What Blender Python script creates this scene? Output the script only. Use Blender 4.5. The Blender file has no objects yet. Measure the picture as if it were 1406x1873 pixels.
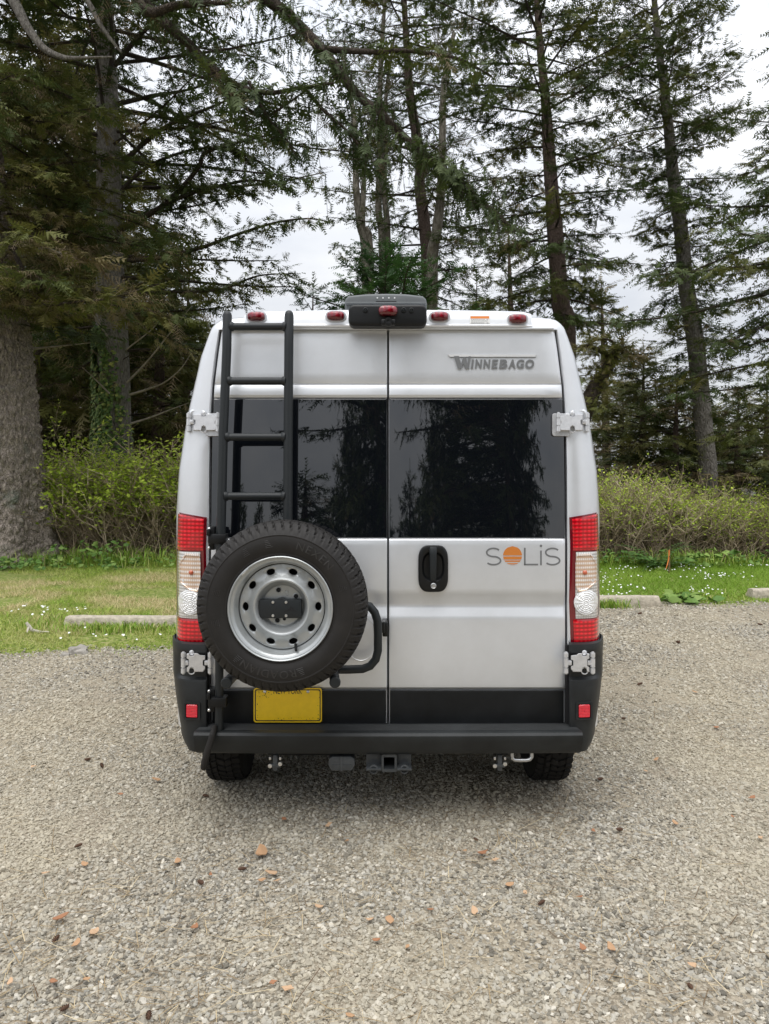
import bpy, bmesh, math, random
import numpy as np
from mathutils import Vector, Matrix, noise as mnoise
R = math.radians
PI = math.pi
rng = random.Random(7)
nrg = np.random.default_rng(11)
scene = bpy.context.scene
COL = scene.collection

# ------------------------------------------------------------------ camera
F, CX, HY, H = 1407.0, 703.0, 860.0, 1.70      # focal length, centre column, horizon row (photo pixels), eye height
cam = bpy.data.objects.new('camera', bpy.data.cameras.new('camera'))
COL.objects.link(cam)
cam.location = (0, 0, H)
cam.rotation_euler = (R(90), 0, 0)
cam.data.sensor_width = 36
cam.data.lens = 36 * F / 1873
cam.data.shift_y = -(936.5 - HY) / 1873
cam.data.clip_start = 0.05
cam.data.clip_end = 1500
scene.camera = cam

# ------------------------------------------------------------------ sky and sun
SUN_EL, SUN_AZ = R(70), R(200)
world = bpy.data.worlds.new('World')
scene.world = world
world.use_nodes = True
wt = world.node_tree
for n in list(wt.nodes): wt.nodes.remove(n)
wo = wt.nodes.new('ShaderNodeOutputWorld')
sky = wt.nodes.new('ShaderNodeTexSky'); sky.sky_type = 'NISHITA'; sky.sun_disc = False
sky.sun_elevation = SUN_EL; sky.sun_rotation = SUN_AZ
bg1 = wt.nodes.new('ShaderNodeBackground'); bg1.inputs[1].default_value = 0.1
bg2 = wt.nodes.new('ShaderNodeBackground'); bg2.inputs[1].default_value = 1.0
mx = wt.nodes.new('ShaderNodeMixShader'); mx.inputs[0].default_value = 0.92
tc = wt.nodes.new('ShaderNodeTexCoord')
mp = wt.nodes.new('ShaderNodeMapping'); mp.inputs['Scale'].default_value = (1, 1, 2.6)
nz = wt.nodes.new('ShaderNodeTexNoise'); nz.inputs['Scale'].default_value = 2.6; nz.inputs['Detail'].default_value = 6; nz.inputs['Roughness'].default_value = 0.55
rp = wt.nodes.new('ShaderNodeValToRGB')
rp.color_ramp.elements[0].position = 0.36; rp.color_ramp.elements[0].color = (0.74, 0.775, 0.84, 1)
rp.color_ramp.elements[1].position = 0.62; rp.color_ramp.elements[1].color = (0.97, 0.98, 1.0, 1)
wt.links.new(tc.outputs['Generated'], mp.inputs[0]); wt.links.new(mp.outputs[0], nz.inputs['Vector'])
wt.links.new(nz.outputs[0], rp.inputs[0])
sx = wt.nodes.new('ShaderNodeSeparateXYZ'); wt.links.new(tc.outputs['Generated'], sx.inputs[0])
mz = wt.nodes.new('ShaderNodeMath'); mz.operation = 'MAXIMUM'; mz.inputs[1].default_value = 0.0; wt.links.new(sx.outputs[2], mz.inputs[0])
gz = wt.nodes.new('ShaderNodeMath'); gz.operation = 'MULTIPLY_ADD'; gz.inputs[1].default_value = 0.98; gz.inputs[2].default_value = 0.49; wt.links.new(mz.outputs[0], gz.inputs[0])   # overcast sky: zenith three times the horizon
wt.links.new(gz.outputs[0], bg2.inputs[1]); wt.links.new(rp.outputs[0], bg2.inputs[0])
wt.links.new(sky.outputs[0], bg1.inputs[0])
wt.links.new(bg1.outputs[0], mx.inputs[1]); wt.links.new(bg2.outputs[0], mx.inputs[2]); wt.links.new(mx.outputs[0], wo.inputs[0])

sun = bpy.data.objects.new('sun', bpy.data.lights.new('sun', 'SUN'))
COL.objects.link(sun)
sun.data.energy = 1.5
sun.data.angle = R(55)
sun.data.color = (1.0, 0.97, 0.92)
sd = Vector((math.sin(SUN_AZ) * math.cos(SUN_EL), math.cos(SUN_AZ) * math.cos(SUN_EL), math.sin(SUN_EL)))
sun.rotation_euler = (-sd).to_track_quat('-Z', 'Y').to_euler()

scene.view_settings.view_transform = 'Standard'
scene.view_settings.look = 'None'
scene.view_settings.gamma = 1
scene.view_settings.exposure = 0.52
scene.view_settings.use_curve_mapping = False
scene.render.engine = 'CYCLES'
scene.cycles.max_bounces = 6
scene.cycles.diffuse_bounces = 3
scene.cycles.glossy_bounces = 3
scene.cycles.transparent_max_bounces = 6
scene.cycles.use_denoising = True

# ------------------------------------------------------------------ helpers
def U(px, Y): return (px - CX) * Y / F
def V(py, Y): return H + (HY - py) * Y / F
def P(px, py, Y): return (U(px, Y), Y, V(py, Y))

WO = {}
def reg(o, loc): WO[o.name] = Vector(loc)

def props(o, label=None, cat=None, group=None, kind=None):
    if label: o['label'] = label
    if cat: o['category'] = cat
    if group: o['group'] = group
    if kind: o['kind'] = kind
    return o

def empty(name, loc, label=None, cat=None, group=None, parent=None):
    o = bpy.data.objects.new(name, None)
    COL.objects.link(o)
    o.empty_display_size = 0.2
    if parent is not None:
        o.parent = parent
        o.location = Vector(loc) - WO[parent.name]
    else:
        o.location = loc
    reg(o, loc)
    return props(o, label, cat, group)

def link_mesh(name, me, m, parent, origin):
    o = bpy.data.objects.new(name, me)
    COL.objects.link(o)
    if m: me.materials.append(m)
    if parent is not None:
        o.parent = parent
        o.location = Vector(origin) - WO[parent.name]
    else:
        o.location = origin
    reg(o, origin)
    return o

class MB:
    def __init__(s): s.v = []; s.f = []
    def add(s, vs, fs):
        b = len(s.v)
        s.v.extend([tuple(p) for p in vs]); s.f.extend([tuple(i + b for i in q) for q in fs])
    def box(s, c, d, rot=None, b=0.0, seg=2):
        bm = bmesh.new(); bmesh.ops.create_cube(bm, size=1)
        bmesh.ops.scale(bm, vec=d, verts=bm.verts)
        if b: bmesh.ops.bevel(bm, geom=bm.edges[:], offset=b, segments=seg, affect='EDGES', profile=0.5)
        if rot is not None: bmesh.ops.rotate(bm, cent=(0, 0, 0), matrix=rot, verts=bm.verts)
        bm.verts.index_update()
        s.add([v.co + Vector(c) for v in bm.verts], [[v.index for v in q.verts] for q in bm.faces]); bm.free()
        return s
    def prism(s, poly, y0, y1, b=0.0, seg=2):
        """poly: list of (x, z) points, extruded along y; bevelled rims when b is set"""
        bm = bmesh.new()
        a = [bm.verts.new((x, y0, z)) for x, z in poly]
        f = bm.faces.new(a)
        r = bmesh.ops.extrude_face_region(bm, geom=[f])
        nv = [e for e in r['geom'] if isinstance(e, bmesh.types.BMVert)]
        bmesh.ops.translate(bm, vec=(0, y1 - y0, 0), verts=nv)
        bmesh.ops.recalc_face_normals(bm, faces=bm.faces[:])
        if b:
            ed = [e for e in bm.edges if abs(e.verts[0].co.y - e.verts[1].co.y) < 1e-6]
            bmesh.ops.bevel(bm, geom=ed, offset=b, segments=seg, affect='EDGES', profile=0.5)
        bm.verts.index_update()
        s.add([v.co.copy() for v in bm.verts], [[v.index for v in q.verts] for q in bm.faces]); bm.free()
        return s
    def tube(s, pts, rad, n=8, cap=True, round_end=False):
        pts = [Vector(p) for p in pts]
        if not hasattr(rad, '__len__'): rad = [rad] * len(pts)
        rad = list(rad)
        if round_end:
            for end in (0, -1):
                d = (pts[end] - pts[1 if end == 0 else -2]).normalized(); r = rad[end]; p = pts[end]
                ext = [(p + d * r * math.sin(a), r * math.cos(a)) for a in (R(35), R(65), R(85))]
                if end == 0:
                    pts = [e[0] for e in reversed(ext)] + pts; rad = [e[1] for e in reversed(ext)] + rad
                else:
                    pts = pts + [e[0] for e in ext]; rad = rad + [e[1] for e in ext]
        b = len(s.v); up = None
        for i, p in enumerate(pts):
            t = (pts[min(i + 1, len(pts) - 1)] - pts[max(i - 1, 0)])
            t = t.normalized() if t.length > 1e-9 else Vector((0, 0, 1))
            if up is None:
                up = Vector((0, 0, 1)) if abs(t.z) < 0.9 else Vector((0, 1, 0))
            up = (up - t * up.dot(t)).normalized(); sd_ = t.cross(up)
            for k in range(n):
                a = 2 * PI * k / n
                s.v.append(tuple(p + (up * math.cos(a) + sd_ * math.sin(a)) * rad[i]))
        for i in range(len(pts) - 1):
            for k in range(n):
                k2 = (k + 1) % n
                s.f.append((b + i * n + k, b + i * n + k2, b + (i + 1) * n + k2, b + (i + 1) * n + k))
        if cap:
            s.f.append(tuple(b + k for k in reversed(range(n))))
            s.f.append(tuple(b + (len(pts) - 1) * n + k for k in range(n)))
        return s
    def lathe(s, prof, c, n=48, axis='Y', fn=None, close=False):
        """prof: (r, h) list; h along axis"""
        b = len(s.v); c = Vector(c)
        for j, (r, h) in enumerate(prof):
            for k in range(n):
                a = 2 * PI * k / n
                rr, hh = (r, h) if fn is None else fn(j, k, r, h)
                if axis == 'Y': q = Vector((rr * math.cos(a), hh, rr * math.sin(a)))
                elif axis == 'X': q = Vector((hh, rr * math.cos(a), rr * math.sin(a)))
                else: q = Vector((rr * math.cos(a), rr * math.sin(a), hh))
                s.v.append(tuple(c + q))
        m = len(prof)
        for j in range(m if close else m - 1):
            j2 = (j + 1) % m
            for k in range(n):
                k2 = (k + 1) % n
                s.f.append((b + j * n + k, b + j * n + k2, b + j2 * n + k2, b + j2 * n + k))
        return s
    def grid(s, rows, closed=False):
        b = len(s.v); n = len(rows[0])
        for r in rows: s.v.extend([tuple(p) for p in r])
        for i in range(len(rows) - 1):
            for k in range(n if closed else n - 1):
                k2 = (k + 1) % n
                s.f.append((b + i * n + k, b + i * n + k2, b + (i + 1) * n + k2, b + (i + 1) * n + k))
        return s
    def build(s, name, m, parent=None, angle=35, recalc=True, origin=None):
        vs = [Vector(p) for p in s.v]
        lo = Vector((min(p[i] for p in vs) for i in range(3))); hi = Vector((max(p[i] for p in vs) for i in range(3)))
        c = (lo + hi) / 2 if origin is None else Vector(origin)
        if parent is None and origin is None: c.z = lo.z
        me = bpy.data.meshes.new(name)
        me.from_pydata([p - c for p in vs], [], s.f); me.update()
        if recalc:
            bm = bmesh.new(); bm.from_mesh(me)
            bmesh.ops.recalc_face_normals(bm, faces=bm.faces[:]); bm.to_mesh(me); bm.free()
        if angle:
            me.shade_smooth(); me.set_sharp_from_angle(angle=R(angle))
        return link_mesh(name, me, m, parent, c)

def fastmesh(name, Vt, Fc, m, parent=None, origin=(0, 0, 0), tint=None, smooth=False):
    Vt = np.asarray(Vt, dtype=np.float32); Fc = np.asarray(Fc, dtype=np.int32)
    Vt = Vt - np.asarray(origin, dtype=np.float32)
    me = bpy.data.meshes.new(name); k = Fc.shape[1]
    me.vertices.add(len(Vt)); me.vertices.foreach_set('co', Vt.ravel())
    me.loops.add(Fc.size); me.loops.foreach_set('vertex_index', Fc.ravel())
    me.polygons.add(len(Fc)); me.polygons.foreach_set('loop_start', np.arange(0, Fc.size, k, dtype=np.int32))
    if tint is not None:
        a = me.attributes.new('tint', 'FLOAT', 'POINT'); a.data.foreach_set('value', np.asarray(tint, dtype=np.float32))
    me.update(calc_edges=True)
    if smooth: me.shade_smooth()
    return link_mesh(name, me, m, parent, origin)

def sm(a, b, x):
    t = min(1, max(0, (x - a) / (b - a))); return t * t * (3 - 2 * t)
def interp(x, xs, ys): return float(np.interp(x, xs, ys))
def rrect(x0, z0, x1, z1, r, n=5):
    out = []
    for cx, cz, a0 in ((x1 - r, z1 - r, 0), (x0 + r, z1 - r, 90), (x0 + r, z0 + r, 180), (x1 - r, z0 + r, 270)):
        for i in range(n + 1):
            a = R(a0 + 90 * i / n); out.append((cx + r * math.cos(a), cz + r * math.sin(a)))
    return out

# ------------------------------------------------------------------ materials
def nodes_of(m):
    m.use_nodes = True; t = m.node_tree
    return t, t.nodes['Principled BSDF']
def mat(name, color, rough=0.5, metal=0.0, spec=0.5, coat=0.0, coat_rough=0.05, ior=1.5, var=None, bump=None, sub=0):
    """var = (scale, amount): soft colour variation; bump = (scale, strength, distance)"""
    m = bpy.data.materials.new(name); t, p = nodes_of(m)
    c = (*color, 1)
    p.inputs['Base Color'].default_value = c; p.inputs['Roughness'].default_value = rough
    p.inputs['Metallic'].default_value = metal; p.inputs['Specular IOR Level'].default_value = spec
    p.inputs['Coat Weight'].default_value = coat; p.inputs['Coat Roughness'].default_value = coat_rough
    p.inputs['IOR'].default_value = ior
    tc = t.nodes.new('ShaderNodeTexCoord')
    if var:
        n = t.nodes.new('ShaderNodeTexNoise'); n.inputs['Scale'].default_value = var[0]; n.inputs['Detail'].default_value = 6
        n.inputs['Roughness'].default_value = 0.65
        r = t.nodes.new('ShaderNodeValToRGB')
        a = var[1]
        r.color_ramp.elements[0].position = 0.3; r.color_ramp.elements[0].color = tuple(x * (1 - a) for x in color) + (1,)
        r.color_ramp.elements[1].position = 0.7; r.color_ramp.elements[1].color = tuple(min(1, x * (1 + a)) for x in color) + (1,)
        t.links.new(tc.outputs['Object'], n.inputs['Vector']); t.links.new(n.outputs[0], r.inputs[0]); t.links.new(r.outputs[0], p.inputs['Base Color'])
    if bump:
        n = t.nodes.new('ShaderNodeTexNoise'); n.inputs['Scale'].default_value = bump[0]; n.inputs['Detail'].default_value = 4
        b = t.nodes.new('ShaderNodeBump'); b.inputs['Strength'].default_value = bump[1]; b.inputs['Distance'].default_value = bump[2]
        t.links.new(tc.outputs['Object'], n.inputs['Vector']); t.links.new(n.outputs[0], b.inputs['Height']); t.links.new(b.outputs[0], p.inputs['Normal'])
    return m

def tint_mat(name, stops, rough=0.6, attr='tint', noise_amt=0.25, trans=0.0, spec=0.3):
    """colour from the per-leaf 'tint' value through a ramp"""
    m = bpy.data.materials.new(name); t, p = nodes_of(m)
    a = t.nodes.new('ShaderNodeAttribute'); a.attribute_name = attr
    r = t.nodes.new('ShaderNodeValToRGB')
    els = r.color_ramp.elements
    while len(els) < len(stops): els.new(0.5)
    for e, (pos, c) in zip(els, stops): e.position = pos; e.color = (*c, 1)
    t.links.new(a.outputs['Fac'], r.inputs[0]); t.links.new(r.outputs[0], p.inputs['Base Color'])
    p.inputs['Roughness'].default_value = rough; p.inputs['Specular IOR Level'].default_value = spec
    if trans:
        tr = t.nodes.new('ShaderNodeBsdfTranslucent'); mxs = t.nodes.new('ShaderNodeMixShader'); mxs.inputs[0].default_value = trans
        out = t.nodes['Material Output']
        t.links.new(r.outputs[0], tr.inputs[0]); t.links.new(p.outputs[0], mxs.inputs[1]); t.links.new(tr.outputs[0], mxs.inputs[2])
        t.links.new(mxs.outputs[0], out.inputs[0])
    return m

def bark_mat(name, c0, c1, scale=14, moss=0.0, stretch=0.35, bump=0.9, moss_col=(0.09, 0.11, 0.03)):
    m = bpy.data.materials.new(name); t, p = nodes_of(m); N = t.nodes.new; L = t.links.new
    tc = N('ShaderNodeTexCoord'); mp = N('ShaderNodeMapping'); mp.inputs['Scale'].default_value = (1, 1, stretch)
    L(tc.outputs['Object'], mp.inputs[0])
    n0 = N('ShaderNodeTexNoise'); n0.inputs['Scale'].default_value = scale * 0.5; n0.inputs['Detail'].default_value = 3
    L(mp.outputs[0], n0.inputs['Vector'])
    mxv = N('ShaderNodeMixRGB'); mxv.inputs[0].default_value = 0.25; L(mp.outputs[0], mxv.inputs[1]); L(n0.outputs['Color'], mxv.inputs[2])
    v = N('ShaderNodeTexVoronoi'); v.inputs['Scale'].default_value = scale; v.feature = 'DISTANCE_TO_EDGE'; L(mxv.outputs[0], v.inputs['Vector'])
    n1 = N('ShaderNodeTexNoise'); n1.inputs['Scale'].default_value = scale * 2.5; n1.inputs['Detail'].default_value = 8; n1.inputs['Roughness'].default_value = 0.7
    L(mp.outputs[0], n1.inputs['Vector'])
    r = N('ShaderNodeValToRGB'); r.color_ramp.elements[0].position = 0.3; r.color_ramp.elements[0].color = (*c0, 1)
    r.color_ramp.elements[1].position = 0.72; r.color_ramp.elements[1].color = (*c1, 1); L(n1.outputs[0], r.inputs[0])
    last = r.outputs[0]
    if moss:
        n2 = N('ShaderNodeTexNoise'); n2.inputs['Scale'].default_value = 2.2; n2.inputs['Detail'].default_value = 6; L(tc.outputs['Object'], n2.inputs['Vector'])
        r2 = N('ShaderNodeValToRGB'); r2.color_ramp.elements[0].position = 0.62 - 0.25 * moss; r2.color_ramp.elements[1].position = 0.75 - 0.2 * moss
        L(n2.outputs[0], r2.inputs[0])
        mm = N('ShaderNodeMixRGB'); mm.inputs[2].default_value = (*moss_col, 1); L(r2.outputs[0], mm.inputs[0]); L(last, mm.inputs[1]); last = mm.outputs[0]
    L(last, p.inputs['Base Color']); p.inputs['Roughness'].default_value = 0.9; p.inputs['Specular IOR Level'].default_value = 0.2
    rv = N('ShaderNodeValToRGB'); rv.color_ramp.elements[0].position = 0.0; rv.color_ramp.elements[1].position = 0.22; L(v.outputs[0], rv.inputs[0])
    ad = N('ShaderNodeMath'); ad.operation = 'MULTIPLY_ADD'; ad.inputs[1].default_value = 0.5; L(n1.outputs[0], ad.inputs[0]); L(rv.outputs[0], ad.inputs[2])
    b = N('ShaderNodeBump'); b.inputs['Strength'].default_value = bump; b.inputs['Distance'].default_value = 0.03; L(ad.outputs[0], b.inputs['Height'])
    L(b.outputs[0], p.inputs['Normal'])
    return m

M = {}
def silver(name):
    m = mat(name, (0.7, 0.7, 0.7), rough=0.30, metal=0.42, coat=0.6, coat_rough=0.08)
    t, p = nodes_of(m); N = t.nodes.new; L = t.links.new
    tc = N('ShaderNodeTexCoord')
    n = N('ShaderNodeTexNoise'); n.inputs['Scale'].default_value = 3.0; n.inputs['Detail'].default_value = 8; n.inputs['Roughness'].default_value = 0.7
    L(tc.outputs['Object'], n.inputs['Vector'])
    r = N('ShaderNodeValToRGB'); r.color_ramp.elements[0].position = 0.3; r.color_ramp.elements[0].color = (0.66, 0.675, 0.695, 1)
    r.color_ramp.elements[1].position = 0.65; r.color_ramp.elements[1].color = (0.73, 0.75, 0.78, 1)
    L(n.outputs[0], r.inputs[0]); L(r.outputs[0], p.inputs['Base Color'])
    n2 = N('ShaderNodeTexNoise'); n2.inputs['Scale'].default_value = 8.0; n2.inputs['Detail'].default_value = 6
    mr = N('ShaderNodeMapRange'); mr.inputs[3].default_value = 0.28; mr.inputs[4].default_value = 0.42
    L(tc.outputs['Object'], n2.inputs['Vector']); L(n2.outputs[0], mr.inputs[0]); L(mr.outputs[0], p.inputs['Roughness'])
    return m
M['paint'] = silver('silver_paint')
M['hinge'] = mat('hinge_paint', (0.64, 0.645, 0.66), rough=0.33, metal=0.45, coat=0.3, var=(40, .12))
M['gap'] = mat('gap_black', (0.008, 0.008, 0.009), rough=0.8)  # near-black for joints and marks, and in place of shade in holes
M['glass'] = mat('tinted_glass', (0.004, 0.005, 0.007), rough=0.012, ior=1.85, var=None)
M['trim'] = mat('black_trim', (0.007, 0.008, 0.009), rough=0.45, spec=0.3, var=(7, 0.5), bump=(400, 0.1, 0.001))
M['plastic'] = mat('grey_bumper_plastic', (0.016, 0.018, 0.019), rough=0.48, spec=0.38, var=(5, 0.45), bump=(600, 0.25, 0.0008))
M['blackp'] = mat('black_plastic', (0.006, 0.0065, 0.007), rough=0.4, spec=0.35)
M['powder'] = mat('black_powder_coat', (0.013, 0.016, 0.018), rough=0.45, spec=0.4, bump=(500, 0.15, 0.0006))
M['rubber'] = mat('tyre_rubber', (0.015, 0.0135, 0.0125), rough=0.62, spec=0.35, var=(9, 0.3), bump=(160, 0.15, 0.001))
M['rubber2'] = mat('dusty_tyre_rubber', (0.020, 0.019, 0.018), rough=0.85, spec=0.2, var=(12, 0.4), bump=(120, 0.2, 0.001))
M['steel'] = mat('silver_wheel_steel', (0.43, 0.45, 0.455), rough=0.36, metal=0.55, coat=0.2, var=(14, 0.08))
M['chrome'] = mat('badge_chrome', (0.82, 0.83, 0.84), rough=0.2, metal=0.25, coat=0.5)
M['letterchrome'] = mat('badge_letter_grey', (0.27, 0.275, 0.28), rough=0.28, metal=0.5)
M['zinc'] = mat('zinc_steel', (0.55, 0.56, 0.57), rough=0.35, metal=0.9, var=(40, 0.2))
M['bolt'] = mat('bolt_steel', (0.75, 0.75, 0.74), rough=0.3, metal=0.9)
M['under'] = mat('underbody_black', (0.010, 0.010, 0.010), rough=0.8, var=(8, 0.4))
M['hitch'] = mat('hitch_black_steel', (0.055, 0.060, 0.064), rough=0.4, var=(20, 0.3))
M['yellow'] = mat('plate_yellow', (0.96, 0.63, 0.010), rough=0.45, coat=0.2, var=(25, 0.06))
M['ink'] = mat('dark_ink', (0.015, 0.015, 0.02), rough=0.5)
M['decal_grey'] = mat('decal_grey', (0.16, 0.165, 0.17), rough=0.4)
M['decal_orange'] = mat('decal_orange', (0.60, 0.20, 0.035), rough=0.4)
M['sticker_white'] = mat('sticker_white', (0.75, 0.75, 0.74), rough=0.4)
M['sticker_orange'] = mat('sticker_orange', (0.75, 0.22, 0.03), rough=0.4)
M['acgrey'] = mat('roof_unit_grey', (0.13, 0.14, 0.145), rough=0.5, var=(10, 0.1))
M['white_dot'] = mat('white_dot', (0.8, 0.8, 0.8), rough=0.4)

def lens(name, c0, c1, sx, sz, rough=0.08, metal=0.0):
    """moulded lens: fluting cells between a bright and a deep colour, with bump"""
    m = bpy.data.materials.new(name); t, p = nodes_of(m); N = t.nodes.new; L = t.links.new
    tc = N('ShaderNodeTexCoord'); sp = N('ShaderNodeSeparateXYZ'); L(tc.outputs['Object'], sp.inputs[0])
    def wave(o, fq):
        a = N('ShaderNodeMath'); a.operation = 'MULTIPLY'; a.inputs[1].default_value = fq; L(o, a.inputs[0])
        s = N('ShaderNodeMath'); s.operation = 'SINE'; L(a.outputs[0], s.inputs[0])
        q = N('ShaderNodeMath'); q.operation = 'MULTIPLY_ADD'; q.inputs[1].default_value = 0.5; q.inputs[2].default_value = 0.5; L(s.outputs[0], q.inputs[0]); return q.outputs[0]
    wx, wz = wave(sp.outputs[0], sx), wave(sp.outputs[2], sz)
    n = N('ShaderNodeTexNoise'); n.inputs['Scale'].default_value = 14; L(tc.outputs['Object'], n.inputs['Vector'])
    k = N('ShaderNodeMath'); k.operation = 'MULTIPLY'; L(wz, k.inputs[0])
    k0 = N('ShaderNodeMath'); k0.operation = 'MULTIPLY_ADD'; k0.inputs[1].default_value = 0.55; k0.inputs[2].default_value = 0.45; L(wx, k0.inputs[0]); L(k0.outputs[0], k.inputs[1])
    k2 = N('ShaderNodeMath'); k2.operation = 'MULTIPLY'; L(k.outputs[0], k2.inputs[0])
    mr = N('ShaderNodeMapRange'); mr.inputs[1].default_value = 0.3; mr.inputs[2].default_value = 0.7; mr.inputs[3].default_value = 0.55; mr.inputs[4].default_value = 1.15; L(n.outputs[0], mr.inputs[0]); L(mr.outputs[0], k2.inputs[1])
    r = N('ShaderNodeValToRGB'); r.color_ramp.elements[0].position = 0.1; r.color_ramp.elements[0].color = (*c0, 1)
    r.color_ramp.elements[1].position = 0.75; r.color_ramp.elements[1].color = (*c1, 1); L(k2.outputs[0], r.inputs[0]); L(r.outputs[0], p.inputs['Base Color'])
    b = N('ShaderNodeBump'); b.inputs['Strength'].default_value = 0.35; b.inputs['Distance'].default_value = 0.002; L(k.outputs[0], b.inputs['Height']); L(b.outputs[0], p.inputs['Normal'])
    p.inputs['Roughness'].default_value = rough; p.inputs['Coat Weight'].default_value = 1.0; p.inputs['Coat Roughness'].default_value = 0.02; p.inputs['Metallic'].default_value = metal
    return m
M['red_lens'] = lens('red_lens', (0.36, 0.002, 0.007), (0.95, 0.012, 0.03), 300, 340)
M['red_dark'] = mat('deep_red_lens', (0.16, 0.003, 0.010), rough=0.1, coat=1.0)
M['red_marker'] = lens('marker_red_lens', (0.09, 0.001, 0.005), (0.30, 0.004, 0.018), 260, 90)
M['red_refl'] = lens('reflector_red', (0.55, 0.01, 0.03), (0.95, 0.03, 0.06), 900, 900)
M['clear_lens'] = lens('clear_lens', (0.48, 0.47, 0.46), (0.90, 0.90, 0.89), 500, 420, metal=0.2)
M['amber_lens'] = lens('amber_lens', (0.66, 0.46, 0.33), (0.96, 0.94, 0.92), 620, 310, metal=0.2)
M['needle'] = tint_mat('spruce_needles', [(0.0, (0.028, 0.048, 0.016)), (0.45, (0.075, 0.105, 0.030)), (0.75, (0.155, 0.155, 0.040)), (0.9, (0.20, 0.155, 0.075)), (1.0, (0.27, 0.205, 0.13))], trans=0.25)
M['needle_green'] = tint_mat('young_spruce_needles', [(0.0, (0.030, 0.075, 0.022)), (0.6, (0.080, 0.16, 0.038)), (1.0, (0.15, 0.22, 0.055))], trans=0.25)
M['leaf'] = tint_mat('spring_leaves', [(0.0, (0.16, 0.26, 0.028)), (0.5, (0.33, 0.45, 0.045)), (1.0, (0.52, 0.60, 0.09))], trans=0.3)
M['herb'] = tint_mat('herb_leaves', [(0.0, (0.045, 0.10, 0.025)), (0.6, (0.12, 0.23, 0.045)), (1.0, (0.26, 0.36, 0.09))], trans=0.2)
M['ivyleaf'] = tint_mat('ivy_leaves', [(0.0, (0.040, 0.095, 0.022)), (0.5, (0.12, 0.18, 0.04)), (1.0, (0.36, 0.36, 0.10))], trans=0.1)
M['stemtwig'] = tint_mat('shrub_twigs', [(0.0, (0.17, 0.13, 0.088)), (0.5, (0.33, 0.255, 0.17)), (1.0, (0.55, 0.45, 0.33))], rough=0.85)
M['grass'] = tint_mat('grass_blades', [(0.0, (0.11, 0.22, 0.022)), (0.45, (0.22, 0.36, 0.035)), (0.65, (0.36, 0.42, 0.09)), (1.0, (0.60, 0.50, 0.28))], trans=0.25)
M['daisy'] = mat('daisy_white', (0.8, 0.8, 0.78), rough=0.7)
M['twig'] = mat('dead_twig_grey', (0.26, 0.225, 0.18), rough=0.9, var=(9, .3))
M['branch'] = bark_mat('branch_bark', (0.040, 0.031, 0.024), (0.115, 0.092, 0.072), 20, moss=0.12)
M['bark'] = bark_mat('spruce_bark', (0.155, 0.125, 0.103), (0.46, 0.40, 0.345), 15, moss=0.12, stretch=0.55, moss_col=(0.20, 0.21, 0.17))
M['bark_red'] = bark_mat('reddish_bark', (0.075, 0.053, 0.044), (0.22, 0.165, 0.14), 14, moss=0.25)
M['bark_grey'] = bark_mat('grey_bark', (0.10, 0.09, 0.075), (0.28, 0.26, 0.23), 12, moss=0.2)
M['alder'] = bark_mat('pale_alder_bark', (0.10, 0.085, 0.065), (0.36, 0.33, 0.28), 7, moss=0.3, moss_col=(0.10, 0.085, 0.05))
M['concrete'] = mat('weathered_concrete', (0.42, 0.375, 0.30), rough=0.95, var=(22, 0.35), bump=(60, 0.7, 0.01))
M['rock'] = mat('pale_rock', (0.30, 0.28, 0.25), rough=0.9, var=(12, 0.3), bump=(30, 0.6, 0.02))

# ================================================================== the camper van
YD = 3.72
ZB = V(985, YD)
LEAN = math.tan(R(4.6))
VC = 709.5                                      # photo column of the door seam
def door_Y(z): return YD + max(0.0, z - ZB) * LEAN
def D(px, py, off=0.0):
    """a point on the rear doors seen at photo pixel (px, py), 'off' metres proud of the skin"""
    if py >= 985: Y = YD
    else:
        k = (HY - py) * LEAN / F
        Y = (YD + (H - ZB) * LEAN) / (1 - k)
    Y -= off
    return Vector((U(px, Y), Y, V(py, Y)))
HPY = [600, 610, 650, 700, 745, 790, 860, 940, 1180, 1335]
DHW = [308, 309, 315, 321, 324, 326, 327.5, 328, 328, 328]      # half width of the door opening
OHW = [323, 329, 343, 354, 364, 372, 382, 387, 387, 384]        # half width of the body outline
def dhw(py): return interp(py, HPY, DHW)
def ohw(py): return interp(py, HPY, OHW)

van = empty('camper_van', (U(VC, YD + 3), YD + 3.0, 0),
            'silver high roof camper van seen from behind on the gravel lot', 'camper van')

# body: rings from the door opening out round the corner pillars, then forward to the nose
def ring_pts():
    """(outer half px, py, door half px, door py) from bottom to the roof centre"""
    out = []
    for py in (1335, 1260, 1180, 1100, 1020, 940, 900, 860, 820, 790, 765, 745, 720, 700, 675, 650, 630, 612):
        out.append((ohw(py), py, dhw(py), py))
    out += [(324, 597, 308, 604), (317, 588, 304, 604), (308, 581, 298, 604), (296, 577.5, 290, 604), (270, 575.5, 266, 604),
            (200, 573.5, 200, 604), (100, 572.5, 100, 604), (0, 572, 0, 604)]
    return out
RP = ring_pts()
def full_ring(fn):
    a = [fn(*q) for q in RP]
    b = [Vector((2 * U(VC, YD) - p.x, p.y, p.z)) for p in a[-2::-1]]
    return a + b
SC = F / YD
cx0 = U(VC, YD)
def body_pt(t, dy, inset=0.0):
    def fn(o, opy, d, dpy):
        q = D(VC + d, dpy); o_ = D(VC + o, opy)
        z = q.z * (1 - t) + o_.z * t
        hw = (q.x - cx0) * (1 - t) + o * (door_Y(z) + dy) / F * t
        return Vector((cx0 + hw, door_Y(z) + dy, z))
    return full_ring(fn)
mb = MB()
rings = [body_pt(0, 0.05), body_pt(0, 0.0), body_pt(0.06, -0.006), body_pt(0.5, -0.002), body_pt(0.78, 0.012), body_pt(0.92, 0.04), body_pt(0.985, 0.085), body_pt(1.0, 0.15)]
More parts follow.
